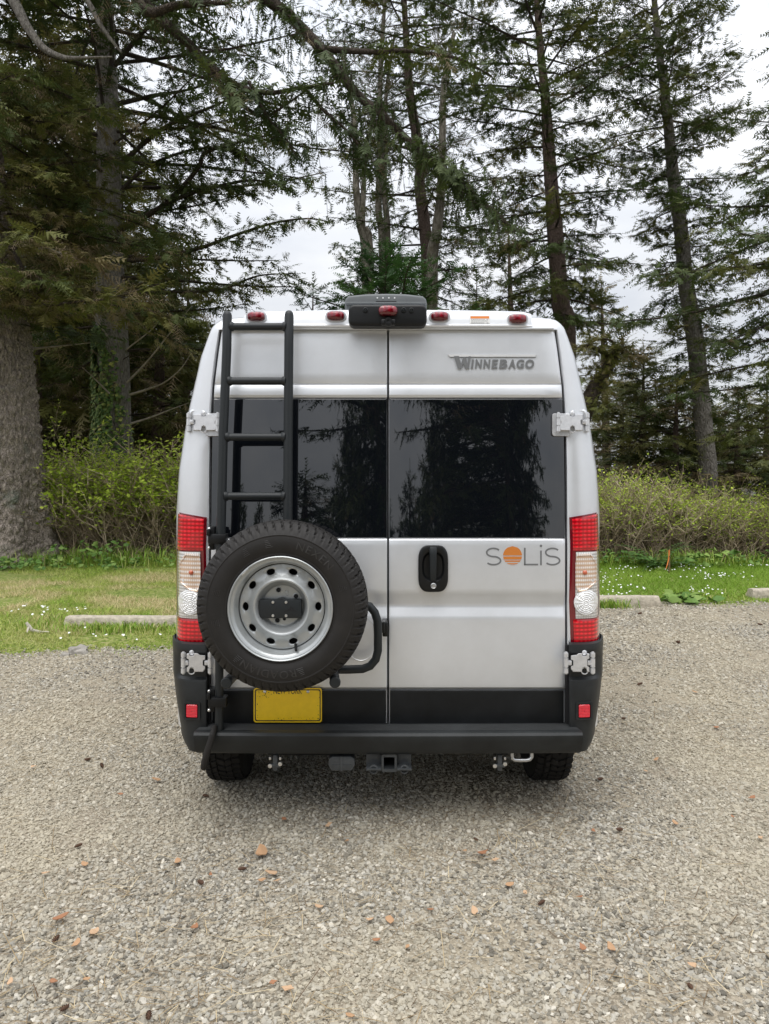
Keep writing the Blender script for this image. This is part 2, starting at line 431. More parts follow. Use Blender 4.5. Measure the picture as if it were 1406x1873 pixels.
last = rings[-1]
def section(Y, wx, ztop, zlow=None):
    zt0 = max(p.z for p in last)
    out = []
    for p in last:
        z = p.z
        if z > 0.75: z = 0.75 + (z - 0.75) * (ztop - 0.75) / (zt0 - 0.75)
        out.append(Vector((cx0 + (p.x - cx0) * wx, Y, z)))
    return out
zt = max(p.z for p in last)
for Y, wx, z_ in ((4.2, 1.006, zt + .015), (5.5, 1.008, zt + .02), (8.3, 1.008, zt + .01), (8.55, 1.0, zt - .06), (8.8, 0.985, zt - .30), (9.1, 0.97, 1.62), (9.3, 0.955, 1.36), (9.5, 0.92, 1.20), (9.66, 0.86, 1.0), (9.70, 0.80, 0.88)):
    rings.append(section(Y, wx, z_))
mb.grid([r for r in rings])
n0 = len(mb.v); mb.f.append(tuple(range(n0 - len(rings[-1]), n0)))
# floor pan closing the loop
b0 = 0; nR = len(rings[0])
for i in range(len(rings) - 1):
    mb.f.append((i * nR, (i + 1) * nR, (i + 1) * nR + nR - 1, i * nR + nR - 1))
mb.build('body', M['paint'], van, angle=40)
# dark jamb behind the door gaps
mb = MB(); mb.grid([full_ring(lambda o, opy, d, dpy: D(VC + d, dpy) + Vector((0.0, 0.045, 0)))])
g = [full_ring(lambda o, opy, d, dpy: D(VC + d + 2, min(dpy + 2, 1340)) + Vector((0, 0.045, 0)))][0]
mb = MB(); mb.v = [tuple(p) for p in g]; mb.f = [tuple(range(len(g)))]
mb.build('door_jamb', M['gap'], van, angle=None)

# doors -------------------------------------------------------------
DROWS = [(604.5, -0.025), (604.5, -0.004), (607, 0.0), (612, 0.002), (640, 0.003), (680, 0.003), (699, 0.002), (701.5, -0.001), (703, -0.005), (704.5, 0.003),
         (712, 0.010), (722, 0.010), (727, 0.003), (729, -0.012), (984, -0.012), (985.5, 0.004), (988, 0.010), (993, 0.013), (998, 0.0145), (1040, 0.015), (1076, 0.014), (1083, 0.012), (1088, 0.006),
         (1103, -0.009), (1107, -0.011), (1112, -0.008), (1126, 0.009), (1131, 0.0115), (1137, 0.012), (1200, 0.012), (1250, 0.010), (1257, 0.007), (1259.5, 0.0), (1261, -0.012), (1328, -0.012), (1328, -0.03)]
def make_door(s, label):
    """s = -1 left door, +1 right door"""
    d = empty('rear_door', (cx0 + s * 0.45, YD, 1.3), None, None, parent=van)
    d['label'] = label
    mb = MB(); rows = []
    for py, off in DROWS:
        hw = dhw(min(py, 1335)) - 4.2
        if 740 < py < 800 and False: hw -= 6
        cols = []
        cs = [1.6, 1.6, 2.6, 5] + [5 + (hw - 10) * i / 10 for i in range(1, 11)] + [hw - 2.5, hw, hw]
        eo = [-0.025, -0.005, -0.0015, 0] + [0] * 10 + [-0.002, -0.006, -0.03]
        for c, e in zip(cs, eo): cols.append(D(VC + s * c, py, off + e))
        rows.append(cols)
    mb.grid(rows)
    mb.build('skin', M['paint'], d, angle=28)
    # glass
    mb = MB(); rows = []
    for py, off in ((729.5, -0.008), (729.5, 0.001), (731, 0.004), (800, 0.004), (900, 0.004), (983, 0.004), (984.3, 0.001), (984.3, -0.008)):
        hw = dhw(py) - 4.8
        rows.append([D(VC + s * c, py, off + e) for c, e in ((2.0, -0.008), (2.4, -0.001), (4, 0), (hw * .33, 0.0), (hw * .66, 0.0), (hw - 2, 0), (hw, -0.002), (hw, -0.01))])
    mb.grid(rows); mb.build('window_pane', M['glass'], d, angle=28)
    # lower black cladding
    mb = MB(); rows = []
    for py, off in ((1262.5, -0.01), (1262.5, 0.004), (1264, 0.008), (1280, 0.009), (1320, 0.009), (1326.5, 0.008), (1327.7, 0.004), (1327.7, -0.01)):
        hw = 328 - 7
        rows.append([D(VC + s * c, py, off + e) for c, e in ((3.4, -0.01), (3.6, -0.002), (5, 0), (hw * .5, 0), (hw - 2, 0), (hw, -0.002), (hw, -0.01))])
    mb.grid(rows); mb.build('lower_cladding', M['trim'], d, angle=28)
    return d
dl = make_door(-1, 'left rear door behind the ladder and spare wheel')
dr = make_door(1, 'right rear door with black handle and emblem')
# bright weather strip down the seam beside the glass
mb = MB(); mb.tube([D(711.3, 731, 0.001), D(711.3, 983, 0.001)], 0.0012, n=6); mb.build('seam_strip', M['zinc'], dr)

# door handle on the right door
h = empty('handle', D(792, 1040), parent=dr) if False else None
def dpoly(pts, off): return [D(x, y, off) for x, y in pts]
mb = MB()
def hshape(k):
    cxp, cyp = 792.0, 1040.0; out = []
    for i in range(48):
        a = 2 * PI * i / 48; ca, sa = math.cos(a), math.sin(a)
        e = 2 / 4.2
        w = 27.5 - 2.2 * sm(10, 45, abs(sa * 43)) 
        out.append((cxp + k * w * math.copysign(abs(ca) ** e, ca), cyp - k * 43 * math.copysign(abs(sa) ** e, sa)))
    return out
hin = []
for i in range(48):
    a = 2 * PI * i / 48; ca, sa = math.cos(a), math.sin(a); e = 2 / 2.6
    hin.append((792 + 20.5 * math.copysign(abs(ca) ** e, ca), 1036 - 28 * math.copysign(abs(sa) ** e, sa)))
def sc2(pts, k, c=(792, 1036)): return [(c[0] + (x - c[0]) * k, c[1] + (y - c[1]) * k) for x, y in pts]
mb.grid([dpoly(hshape(1.0), 0.010), dpoly(hshape(1.0), 0.028), dpoly(hshape(0.97), 0.034), dpoly(hshape(0.90), 0.037), dpoly(hin, 0.037), dpoly(sc2(hin, .95), 0.034), dpoly(sc2(hin, .82), 0.019), dpoly(sc2(hin, .5), 0.0165), dpoly(sc2(hin, .05), 0.0165)], closed=True)
hd = mb.build('handle', M['blackp'], dr, angle=40)
def grip_poly(k): return [(792 + k * x, y) for x, y in ((-6, 1001), (6, 1001), (6.5, 1015), (6, 1040), (6, 1063), (-6, 1063), (-6, 1040), (-6.5, 1015))]
mb = MB(); rows = []
for y, w, o in ((1000, 6.5, 0.038), (1004, 6.8, 0.044), (1015, 6.5, 0.048), (1040, 6.0, 0.049), (1056, 6.0, 0.046), (1063, 5.5, 0.038)):
    rows.append([D(792 + w * a, y, o + b) for a, b in ((-1, -0.022), (-1, -0.004), (-.75, 0), (.75, 0), (1, -0.004), (1, -0.022))])
mb.grid(rows); mb.build('grip', M['powder'], hd, angle=40)
mb = MB(); c = D(792.5, 1071.5, 0.037); mb.lathe([(0.0135, 0.002), (0.0135, -0.003), (0.0115, -0.004), (0.0085, -0.002), (0.0085, -0.004), (0.0001, -0.004)], c, 24); mb.box(c + Vector((0, -0.0046, 0)), (0.0018, 0.0012, 0.009)); mb.build('lock', M['zinc'], hd, angle=40)

# lettering -----------------------------------------------------------
def text_mesh(s, offset=0.0, extrude=0.0, shear=0.0, space=1.0):
    cu = bpy.data.curves.new('lettering', 'FONT'); cu.body = s; cu.offset = offset; cu.extrude = extrude; cu.shear = shear; cu.space_character = space
    cu.resolution_u = 4
    o = bpy.data.objects.new('lettering', cu); COL.objects.link(o)
    dg = bpy.context.evaluated_depsgraph_get(); me = o.evaluated_get(dg).to_mesh()
    vs = [v.co.copy() for v in me.vertices]; fs = [tuple(p.vertices) for p in me.polygons]
    o.evaluated_get(dg).to_mesh_clear(); bpy.data.objects.remove(o); bpy.data.curves.remove(cu)
    return vs, fs
def fit_text(mb, s, x0, y0, x1, y1, off, depth=0.0, **k):
    """put text into the photo box (x0 left, y0 top, x1 right, y1 bottom) on the door skin"""
    vs, fs = text_mesh(s, extrude=0.5 if depth else 0.0, **k)
    a0 = min(v.x for v in vs); a1 = max(v.x for v in vs); b0 = min(v.y for v in vs); b1 = max(v.y for v in vs)
    mb.add([D(x0 + (v.x - a0) / (a1 - a0) * (x1 - x0), y1 - (v.y - b0) / (b1 - b0) * (y1 - y0), off + v.z * depth) for v in vs], fs)
def dprism(mb, pts, off0, off1):
    n = len(pts); a = dpoly(pts, off0); b = dpoly(pts, off1)
    mb.add(a + b, [tuple(range(n, 2 * n))] + [(i, (i + 1) % n, n + (i + 1) % n, n + i) for i in range(n)])
emb = None
mb = MB()
dprism(mb, [(819, 648.3), (981, 648.3), (979, 652.6), (861, 652.6), (856, 652.6), (830, 652.6), (823, 652.6)], 0.003, 0.010)
emb = mb.build('emblem', M['chrome'], dr, angle=30)
mb = MB(); mb.tube([D(823, 653.4, 0.004), D(980, 653.4, 0.004)], 0.0011, n=6); mb.build('shadow_edge', M['letterchrome'], emb)
mb = MB()                                                    # the tall W hanging from the bar
dprism(mb, [(830, 651), (839, 651), (843, 665), (847, 653), (852, 653), (854.5, 665), (857, 651.5), (861, 651.5), (857.5, 674.5), (850.5, 674.5), (847.5, 665), (844, 674.5), (837, 674.5)], 0.003, 0.011)
mb.build('letter', M['letterchrome'], emb, angle=30)
for i, ch in enumerate('INNEBAGO'):
    xs = [860.5, 868, 883, 898, 912, 929, 944, 960, 978]
    mb = MB(); fit_text(mb, ch, xs[i] + 0.5 - (0 if i else 0), 657.5, xs[i + 1] - 1.2, 674.3, 0.006, depth=0.004, offset=0.045, shear=0.12)
    mb.build('letter', M['letterchrome'], emb, angle=30)
# model name decal: thin letters with a striped setting sun for the O
def stroke(pts, w):
    """flat ribbon of half width w px along pixel points"""
    L, Rr = [], []
    for i, p in enumerate(pts):
        a = pts[max(0, i - 1)]; b = pts[min(len(pts) - 1, i + 1)]
        dx, dy = b[0] - a[0], b[1] - a[1]; l = math.hypot(dx, dy) or 1
        L.append((p[0] - dy / l * w, p[1] + dx / l * w)); Rr.append((p[0] + dy / l * w, p[1] - dx / l * w))
    return L, Rr
def ribbon(mb, pts, w, off):
    L, Rr = stroke(pts, w); mb.grid([dpoly(L, off), dpoly(Rr, off)])
def s_curve(x0, x1, y0, y1):
    cxp = (x0 + x1) / 2; w = (x1 - x0) / 2; hh = (y1 - y0) / 4; out = []
    for i in range(15):
        a = R(-35 + (-235) * i / 14) ; out.append((cxp + w * 0.94 * math.cos(a), y0 + hh + hh * math.sin(a)))
    lower = []
    for i in range(15):
        a = R(-90 + 235 * i / 14); lower.append((cxp + w * math.cos(a), y1 - hh + hh * math.sin(a)))
    return out[:] + lower[1:]
SO = 0.0158
def decal(pts_list, w, name='decal_letter'):
    mb = MB()
    for p in pts_list: ribbon(mb, p, w, SO)
    return mb.build(name, M['decal_grey'], dr, angle=None, recalc=False)
decal([s_curve(889, 915.5, 1003, 1033)], 1.5)
decal([[(959.6, 1002), (959.6, 1032.6)], [(958.2, 1032.6), (984, 1032.6)]], 1.5)
decal([[(989.2, 1007), (989.2, 1034)]], 1.5)
mb = MB(); mb.add(dpoly([(989.2 + 2.3 * math.cos(2 * PI * i / 14), 998.5 + 2.3 * math.sin(2 * PI * i / 14)) for i in range(14)], SO), [tuple(range(14))]); mb.build('decal_dot', M['decal_grey'], dr, angle=None)
decal([s_curve(997, 1023.5, 1003, 1033)], 1.5)
mb = MB(); c_, r_ = (937.2, 1016.4), 17.3
for ya, yb in ((-17.3, -0.4), (1.4, 7.0), (8.6, 11.4), (13.6, 15.6), (16.6, 17.2)):
    L, Rr = [], []
    for i in range(9):
        y = ya + (yb - ya) * i / 8; w = math.sqrt(max(0.02, r_ ** 2 - y * y)) 
        L.append((c_[0] - w, c_[1] + y)); Rr.append((c_[0] + w, c_[1] + y))
    mb.grid([dpoly(L, SO), dpoly(Rr, SO)])
mb.build('decal_sun', M['decal_orange'], dr, angle=None, recalc=False)

# licence plate on the left door
def plate_poly(x0, y0, x1, y1, r):
    return [(a, b) for a, b in rrect(x0, y0, x1, y1, r, 4)]
mb = MB(); dprism(mb, plate_poly(463.5, 1258.5, 588.5, 1321.5, 5), 0.016, 0.024)
lp = mb.build('licence_plate', M['yellow'], dl, angle=30)
mb = MB()
o_, i_ = plate_poly(465.8, 1260.8, 586.2, 1319.2, 4), plate_poly(467.6, 1262.6, 584.4, 1317.4, 3.4)
mb.grid([dpoly(o_, 0.0246), dpoly(i_, 0.0246)], closed=True)
mb.build('border_line', M['ink'], lp, angle=None, recalc=False)
mb = MB(); fit_text(mb, 'NEW YORK', 500, 1257, 552, 1269.5, 0.0250); mb.build('lettering', M['ink'], lp, angle=None, recalc=False)
mb = MB()
rr = random.Random(3)
for i in range(46):
    x, y = rr.choice([(rr.uniform(468, 584), rr.uniform(1313, 1318)), (rr.choice([469, 582]) + rr.uniform(-2, 2), rr.uniform(1270, 1315)), (rr.uniform(470, 500), rr.uniform(1264, 1276))])
    w = rr.uniform(0.3, 1.1); hh = rr.uniform(0.3, 1.3)
    mb.add(dpoly([(x - w, y), (x + w * .3, y - hh), (x + w, y + .2), (x, y + hh)], 0.0253), [(0, 1, 2, 3)])
mb.build('chipped_paint', M['ink'], lp, angle=None, recalc=False)['kind'] = 'stuff'
for x in (484, 563):
    mb = MB(); mb.lathe([(0.007, 0.003), (0.007, -0.002), (0.004, -0.004), (0.0001, -0.0045)], D(x, 1265, 0.024), 14); mb.build('screw', M['bolt'], lp)

# grab recess beside the spare wheel
mb = MB(); rings_ = []
for k, o in ((1.0, 0.0125), (0.96, 0.0135), (0.86, 0.004), (0.70, -0.003), (0.3, -0.005), (0.02, -0.005)):
    rings_.append([D(660 + k * 30 * math.cos(a), 1168 + k * 42 * math.sin(a), o) for a in [2 * PI * i / 40 for i in range(40)]])
mb.grid(rings_, closed=True); mb.build('grab_recess', M['paint'], dl, angle=50)

# hinges --------------------------------------------------------------
def make_hinge(s, upper):
    y0, y1 = (757, 787) if upper else (1195, 1229)
    xs = (1012, 1078) if upper else (1030, 1089)
    mid = (y0 + y1) / 2
    def X(x): return VC + s * (x - VC)
    base = 0.022 if upper else 0.075
    e = empty('door_hinge', D(X((xs[0] + xs[1]) / 2), mid, base), parent=van)
    def HP(x, y, off):
        t = sm(1040, 1082, x) if upper else 0
        return D(X(x), y, off - 0.040 * t)
    mb = MB()
    if upper:
        pl = rrect(1009.5, 756, 1043, 798, 5, 4)
        n = len(pl); mb.grid([[HP(x, y, o) for x, y in [(1026 + (px_ - 1026) * k, 777 + (py_ - 777) * k) for px_, py_ in pl]] for k, o in ((1, 0.004), (1, 0.012), (.96, 0.016), (.05, 0.016))], closed=True)
        mb.build('base_plate', M['hinge'], e, angle=30)
    # strap: an I shape with scooped notches
    mb = MB()
    a, b = (1022, 1066) if upper else (1044, 1078)
    nt = [(a, y0 + 4), (a + 10, y0 + 3), (a + 14, y0), (a + 20, y0), (a + 21, y0 + 4), (a + 25, y0 + 5), (a + 29, y0 + 4), (a + 30, y0), (b, y0 + 1), (b, y0 + 9), (b - 4, y0 + 11), (b - 4, y1 - 11), (b, y1 - 8), (b, y1), (a + 30, y1), (a + 29, y1 - 7), (a + 25, y1 - 9), (a + 21, y1 - 7), (a + 20, y1), (a + 4, y1), (a, y1 - 5), (a, y1 - 10), (a + 4, y1 - 12), (a + 4, y0 + 13), (a, y0 + 11)]
    top = [HP(x, y, base + 0.012) for x, y in nt]; bot = [HP(x, y, base - 0.006) for x, y in nt]
    c0 = (sum(x for x, _ in nt) / len(nt), mid)
    tp2 = [HP(x + (c0[0] - x) * .05, y + (c0[1] - y) * .05, base + 0.015) for x, y in nt]
    n = len(nt); mb.add(bot + top + tp2, [(i, (i + 1) % n, n + (i + 1) % n, n + i) for i in range(n)] + [(n + i, n + (i + 1) % n, 2 * n + (i + 1) % n, 2 * n + i) for i in range(n)] + [tuple(range(2 * n, 3 * n))])
    mb.build('strap', M['hinge'], e, angle=30)
    for xk in ((xs[0] + 9, xs[1] - 4) if upper else (xs[0] + 5, xs[1] - 5)):
        mb = MB(); o = base + 0.010
        for za, zb_ in ((y0 - 1, y0 + 7), (y0 + 9, y1 - 9), (y1 - 7, y1 + 2)):
            mb.tube([HP(xk, za, o), HP(xk, zb_, o)], 0.011, n=14)
        mb.tube([HP(xk, y0 - 3, o), HP(xk, y1 + 4, o)], 0.006, n=10)
        mb.box(HP(xk + (5 if xk < 1045 else -5), mid, base + 0.004), (0.026, 0.018, 0.022), b=0.003)
        mb.build('knuckle', M['hinge'], e, angle=35)
    mb = MB()
    q = [HP(a + 25 + 6 * math.cos(t), y1 - 2 + 6 * math.sin(t), base + 0.004) for t in [2 * PI * i / 16 for i in range(17)]]
    mb.tube(q, 0.0028, n=8, cap=False); mb.build('check_ring', M['hinge'], e, angle=35); mb = MB(); mb.lathe([(0.012, 0.006), (0.012, 0), (0.009, -0.002), (0.0001, -0.003)], HP(a + 25, y0 - 1, base - 0.004), 14)
    mb.build('pin_cap', M['hinge'], e, angle=35)
    return e
for s in (1, -1):
    make_hinge(s, True); make_hinge(s, False)

# hinge pocket on the pillar
for s in (1, -1):
    mb = MB(); rings_ = []
    pk = rrect(1040, 748, 1074, 804, 9, 4)
    for k, o in ((1.0, -0.004), (0.9, 0.006), (0.72, -0.004), (0.05, -0.004)):
        rings_.append([D(VC + s * (1055 + (x - 1055) * k - VC), 777 + (y - 777) * k, o - 0.022 * sm(1045, 1078, 1055 + (x - 1055) * k)) for x, y in pk])
    mb.grid(rings_, closed=True); mb.build('hinge_pocket', M['paint'], van, angle=60)

# tail lamps ------------------------------------------------------------
def pillar_off(u):
    xs = [0, .06, .5, .78, .92, .985, 1.0]; ys = [0, -.006, -.002, .012, .04, .085, .15]
    return interp(u, xs, ys)
def tail_lamp(s):
    IN = ([937, 1000, 1100, 1178], [331, 333, 331, 334]); OUT = ([937, 1000, 1060, 1178], [385.5, 387.5, 388, 387])
    def T(u, py, off=0.0):
        a = interp(py, IN[0], IN[1]); b = interp(py, OUT[0], OUT[1]); x = VC + s * (a + (b - a) * u)
        q = D(x, py, 0)
        yy = YD + pillar_off(max(0, min(1, u))) - off
        return Vector((cx0 + s * (a + (b - a) * u) * yy / F, yy, q.z))
    e = empty('tail_lamp', T(0.5, 1060), parent=van)
    def patch(name, u0, u1, p0, p1, off, m, nu=12, nv=18, slope=0.0, rim=0.006):
        rows = []
        for j in range(-1, nv + 2):
            v = min(1, max(0, j / nv)); row = []
            for i in range(-1, nu + 2):
                t = min(1, max(0, i / nu)); u = u0 + (u1 - u0) * t
                py = p0 + (p1 - p0) * v + slope * (u) * (1 - v)
                edge = (i < 0 or i > nu or j < 0 or j > nv)
                fall = 0.0 if edge else 1.0
                o = off * fall + (0.0 if not edge else -0.012)
                if not edge and (i in (0, nu) or j in (0, nv)): o -= 0.003
                row.append(T(u, py, o))
            rows.append(row)
        mb = MB(); mb.grid(rows); return mb.build(name, m, e, angle=35)
    patch('housing', 0.0, 1.0, 946, 1176, 0.010, M['red_dark'], slope=-9)
    patch('upper_red_lens', 0.10, 0.97, 950, 1006, 0.016, M['red_lens'], slope=-10)
    patch('clear_lens', 0.20, 0.95, 1009, 1130, 0.0155, M['clear_lens'])
    patch('lower_red_lens', 0.12, 0.97, 1132, 1173, 0.016, M['red_lens'])
    patch('outer_trim', 0.965, 1.0, 1007, 1131, 0.013, M['red_dark'], nu=3)
    # amber indicator chamber behind a bevelled cover
    mb = MB(); rows = []
    pg = [(0.22, 1013), (0.70, 1012), (0.90, 1030), (0.88, 1066), (0.55, 1080), (0.30, 1082), (0.20, 1070), (0.19, 1030)]
    dn = []
    for i in range(len(pg)):
        a, b = pg[i], pg[(i + 1) % len(pg)]
        for k in range(4): dn.append((a[0] + (b[0] - a[0]) * k / 4, a[1] + (b[1] - a[1]) * k / 4))
    cu, cp = 0.53, 1047
    for k, o in ((1, 0.015), (1, 0.021), (0.93, 0.022), (0.88, 0.017), (0.86, 0.0165), (0.6, 0.0175), (0.3, 0.018), (0.02, 0.018)):
        rows.append([T(cu + (u - cu) * k, cp + (p - cp) * k, o) for u, p in dn])
    mb.grid(rows, closed=True); mb.build('indicator_lens', M['amber_lens'], e, angle=35)
    mb = MB(); mb.lathe([(0.011, 0.0), (0.011, -0.006), (0.006, -0.010), (0.0001, -0.011)], T(0.5, 1046, 0.018), 18); mb.build('bulb', mat_amber, e)
    # round reversing lamp with concentric rings
    mb = MB(); rows = []
    for k in range(0, 25):
        t = k / 24; o = 0.017 + 0.012 * math.sqrt(max(0, 1 - t * t)) + 0.0016 * math.cos(t * 40)
        rows.append([T(0.55 + 0.40 * t * math.cos(a), 1101 + 23 * t * math.sin(a), o + 0.0012 * math.cos(14 * a) * (0.2 < t < 0.9)) for a in [2 * PI * i / 56 for i in range(56)]])
    mb.grid(rows, closed=True); mb.build('reversing_lens', mat_rev, e, angle=20)
    return e
mat_amber = mat('bulb_orange', (0.55, 0.12, 0.05), rough=0.2, coat=1.0)
mat_rev = mat('reversing_clear', (0.86, 0.87, 0.87), rough=0.12, metal=0.15, coat=1.0, var=(90, 0.18))
tail_lamp(1); tail_lamp(-1)

# bumper ------------------------------------------------------------------
bump_ = empty('rear_bumper', (cx0, 3.62, 0.5), parent=van)
YB = 3.655
def bumper_corner(s):
    PYs = [1177, 1179, 1186, 1193, 1196, 1206, 1232, 1240, 1244, 1248, 1290, 1330, 1356, 1368, 1376, 1380]
    OUTx = [391, 393, 394, 394, 394, 394, 393.5, 393.5, 393, 392.5, 388, 382, 379, 375, 366, 352]
    PR = [-.03, -.004, 0.0, 0.0, -.006, -.026, -.026, -.026, -.004, 0, 0, 0, 0.002, 0, -.012, -.03]
    rows = []
    for py, ox, pr in zip(PYs, OUTx, PR):
        row = []
        for t, dy in ((-0.02, .05), (0, .0), (.04, -0.004), (.3, -.004), (.5, 0.0), (.7, .012), (.84, .035), (.93, .07), (.98, .12), (1.0, .2), (1.0, .50)):
            a = 331.5; hx = a + (ox - a) * t
            Y = YB + dy - pr * (1 if t < .9 else .3)
            z = V(py, YB)
            row.append(Vector((cx0 + s * hx * (min(Y, YB + .2) if py < 1370 else YB + .1) / F, Y, z)))
        rows.append(row)
    mb = MB(); mb.grid(rows); o = mb.build('corner', M['plastic'], bump_, angle=32)
    # reflector in a recessed frame
    c = Vector((cx0 + s * 358.5 * YB / F, YB + 0.004, V(1300, YB)))
    mb = MB()
    oo = rrect(-0.040, -0.042, 0.040, 0.042, 0.008, 3); ii = rrect(-0.031, -0.034, 0.031, 0.034, 0.006, 3)
    tl = 0.10 * s
    def ring(pts, dy): return [c + Vector((x, dy + x * tl, z)) for x, z in pts]
    mb.grid([ring(oo, 0.0), ring(oo, -0.010), ring(ii, -0.010), ring(ii, 0.004)], closed=True); mb.build('reflector_frame', M['plastic'], o, angle=35)
    mb = MB(); pp = rrect(-0.027, -0.030, 0.027, 0.030, 0.005, 3)
    mb.grid([ring(pp, 0.003), ring(pp, -0.0105), ring([(x * .93, z * .93) for x, z in pp], -0.0125), ring([(x * .05, z * .05) for x, z in pp], -0.0125)], closed=True)
    mb.build('reflector', M['red_refl'], o, angle=35)
bumper_corner(1); bumper_corner(-1)
for s in (1, -1):
    mb = MB(); mb.box((cx0 + s * 330.5 * 3.70 / F, 3.712, V(1258, 3.71)), (9 * 3.7 / F, 0.03, 158 * 3.7 / F)); mb.build('gap_filler', M['gap'], van)  # black strip added to pass for the dark gap beside the bumper
# centre step: profile in (Y, z) run along X
prof = [(3.715, .455), (3.715, .478), (3.700, .481)]
for i in range(7):
    y = 3.688 - i * 0.0125
    prof += [(y, .481), (y - .002, .4775), (y - .0055, .4775), (y - .0075, .481)]
prof += [(3.590, .481), (3.574, .477), (3.566, .466), (3.566, .455), (3.575, .430), (3.590, .392), (3.598, .378), (3.612, .368), (3.66, .366), (3.70, .372)]
mb = MB(); rows = []
for i in range(25):
    t = -1 + 2 * i / 24; hx = 0.886 * t + 0.0 * t
    rows.append([Vector((cx0 + (0.886 + 0.02 * sm(3.70, 3.57, y) - 0.0) * t, y + 0.012 * t * t, z)) for y, z in prof])
mb.grid(rows); n = len(prof); mb.f.append(tuple(range(n))); mb.f.append(tuple(len(mb.v) - n + i for i in range(n)))
mb.build('step', M['plastic'], bump_, angle=30)

# roof cap, lamps, roof unit ----------------------------------------------
mb = MB(); rows = []
for i in range(41):
    t = -1 + 2 * i / 40; hx = 262 * t if abs(t) < 1 else 263 * t
    e = sm(1.0, 0.93, abs(t)); crown = 3.5 * (1 - t * t)
    row = []
    for py, Y in ((601.5, 3.86), (602, 3.782), (600, 3.768), (597.5, 3.766), (594.5, 3.775), (588, 3.779), (580, 3.784), (574, 3.792), (569 , 3.81), (567, 3.85), (567, 4.05), (571, 4.25)):
        pp = py - (crown + 2 * e - 2.5) * sm(600, 570, py)
        row.append(Vector((U(VC + hx, 3.8), Y + (1 - e) * 0.02, V(pp, 3.8))))
    rows.append(row)
mb.grid(rows); mb.f.append(tuple(range(12))); mb.f.append(tuple(len(mb.v) - 12 + i for i in range(12)))
cap = mb.build('roof_cap', M['paint'], van, angle=32)
# drip lip across the doors
mb = MB(); mb.box((cx0, 3.80, V(602.2, 3.80)), (1.63, 0.05, 0.008), b=0.003); mb.build('drip_lip', M['paint'], van)
def marker(px, py, parent, w=0.044, hh=0.023, Y=3.783, bezel=True):
    e = empty('marker_lamp', P(px, py, Y), parent=parent); c = Vector(P(px, py, Y))
    def dome(k0, prof_):
        mb = MB(); rows = []
        for k, dy in prof_:
            row = []
            for i in range(28):
                a = 2 * PI * i / 28; ex = 2 / 3.0
                row.append(c + Vector((w * k0 * k * math.copysign(abs(math.cos(a)) ** ex, math.cos(a)), dy, hh * k0 * k * math.copysign(abs(math.sin(a)) ** ex, math.sin(a)))))
            rows.append(row)
        mb.grid(rows, closed=True); return mb
    if bezel: dome(1.2, [(1, 0.03), (1, -0.004), (.95, -0.010), (.8, -0.010)]).build('bezel', M['paint'], e, angle=40)
    mb = dome(1.0, [(1, -0.002), (1, -0.014), (.93, -0.022), (.75, -0.027), (.4, -0.030), (.02, -0.031)])
    mb.build('lens', M['red_marker'], e, angle=25)
for px, py in ((469, 580), (614, 579), (803.5, 580), (946, 584.5)): marker(px, py, van)
# warning sticker
def RC(px, py, off=0.0): Y = 3.779 + 0.0006 * (588 - py) - (off - 0.0125); return Vector((U(px, Y), Y, V(py, Y)))
def quad(mb, x0, y0, x1, y1, off): mb.add([RC(x0, y1, off), RC(x1, y1, off), RC(x1, y0, off), RC(x0, y0, off)], [(0, 1, 2, 3)])
mb = MB(); quad(mb, 859, 577.5, 895.5, 592, 0.016); st = mb.build('warning_sticker', M['sticker_white'], van, angle=None, recalc=False)
mb = MB(); quad(mb, 860.5, 578.3, 894.5, 582.6, 0.0166); mb.build('orange_band', M['sticker_orange'], st, angle=None, recalc=False)
mb = MB()
for j, y in enumerate((584.2, 586.4, 588.6, 590.4)):
    x = 861.5
    while x < 892:
        w = rr.uniform(1.2, 4)
        if rr.random() < .85: quad(mb, x, y, min(x + w, 893), y + 0.7, 0.0166)
        x += w + 0.8
mb.build('fine_print', M['decal_grey'], st, angle=None, recalc=False)['kind'] = 'stuff'
# camera housing
ch = None
mb = MB(); pl = rrect(U(637, 3.70), V(596.5, 3.70), U(780.5, 3.70), V(557, 3.70), 0.028, 6)
mb.prism(pl, 3.695, 3.86, b=0.012, seg=3); ch = mb.build('camera_housing', M['blackp'], van, angle=40)
marker(709.5, 569.5, van, w=0.046, hh=0.025, Y=3.694, bezel=False)
mb = MB(); c = Vector(P(710, 589, 3.68)); mb.lathe([(0.020, 0.02), (0.020, -0.012), (0.014, -0.020), (0.0085, -0.020), (0.008, -0.017), (0.0001, -0.016)], c, 20); mb.box(c + Vector((0, .01, 0)), (0.07, .03, .03), b=.008); mb.build('camera_eye', M['blackp'], ch, angle=40)
for px, py in ((668, 567), (738, 567), (752.5, 567.5)):
    mb = MB(); mb.lathe([(0.0115, 0.006), (0.0115, -0.004), (0.009, -0.006), (0.0075, -0.004), (0.0075, -0.0005), (0.003, -0.002), (0.0001, -0.003)], P(px, py, 3.694), 20); mb.build('infrared_eye', M['powder'], ch, angle=40)
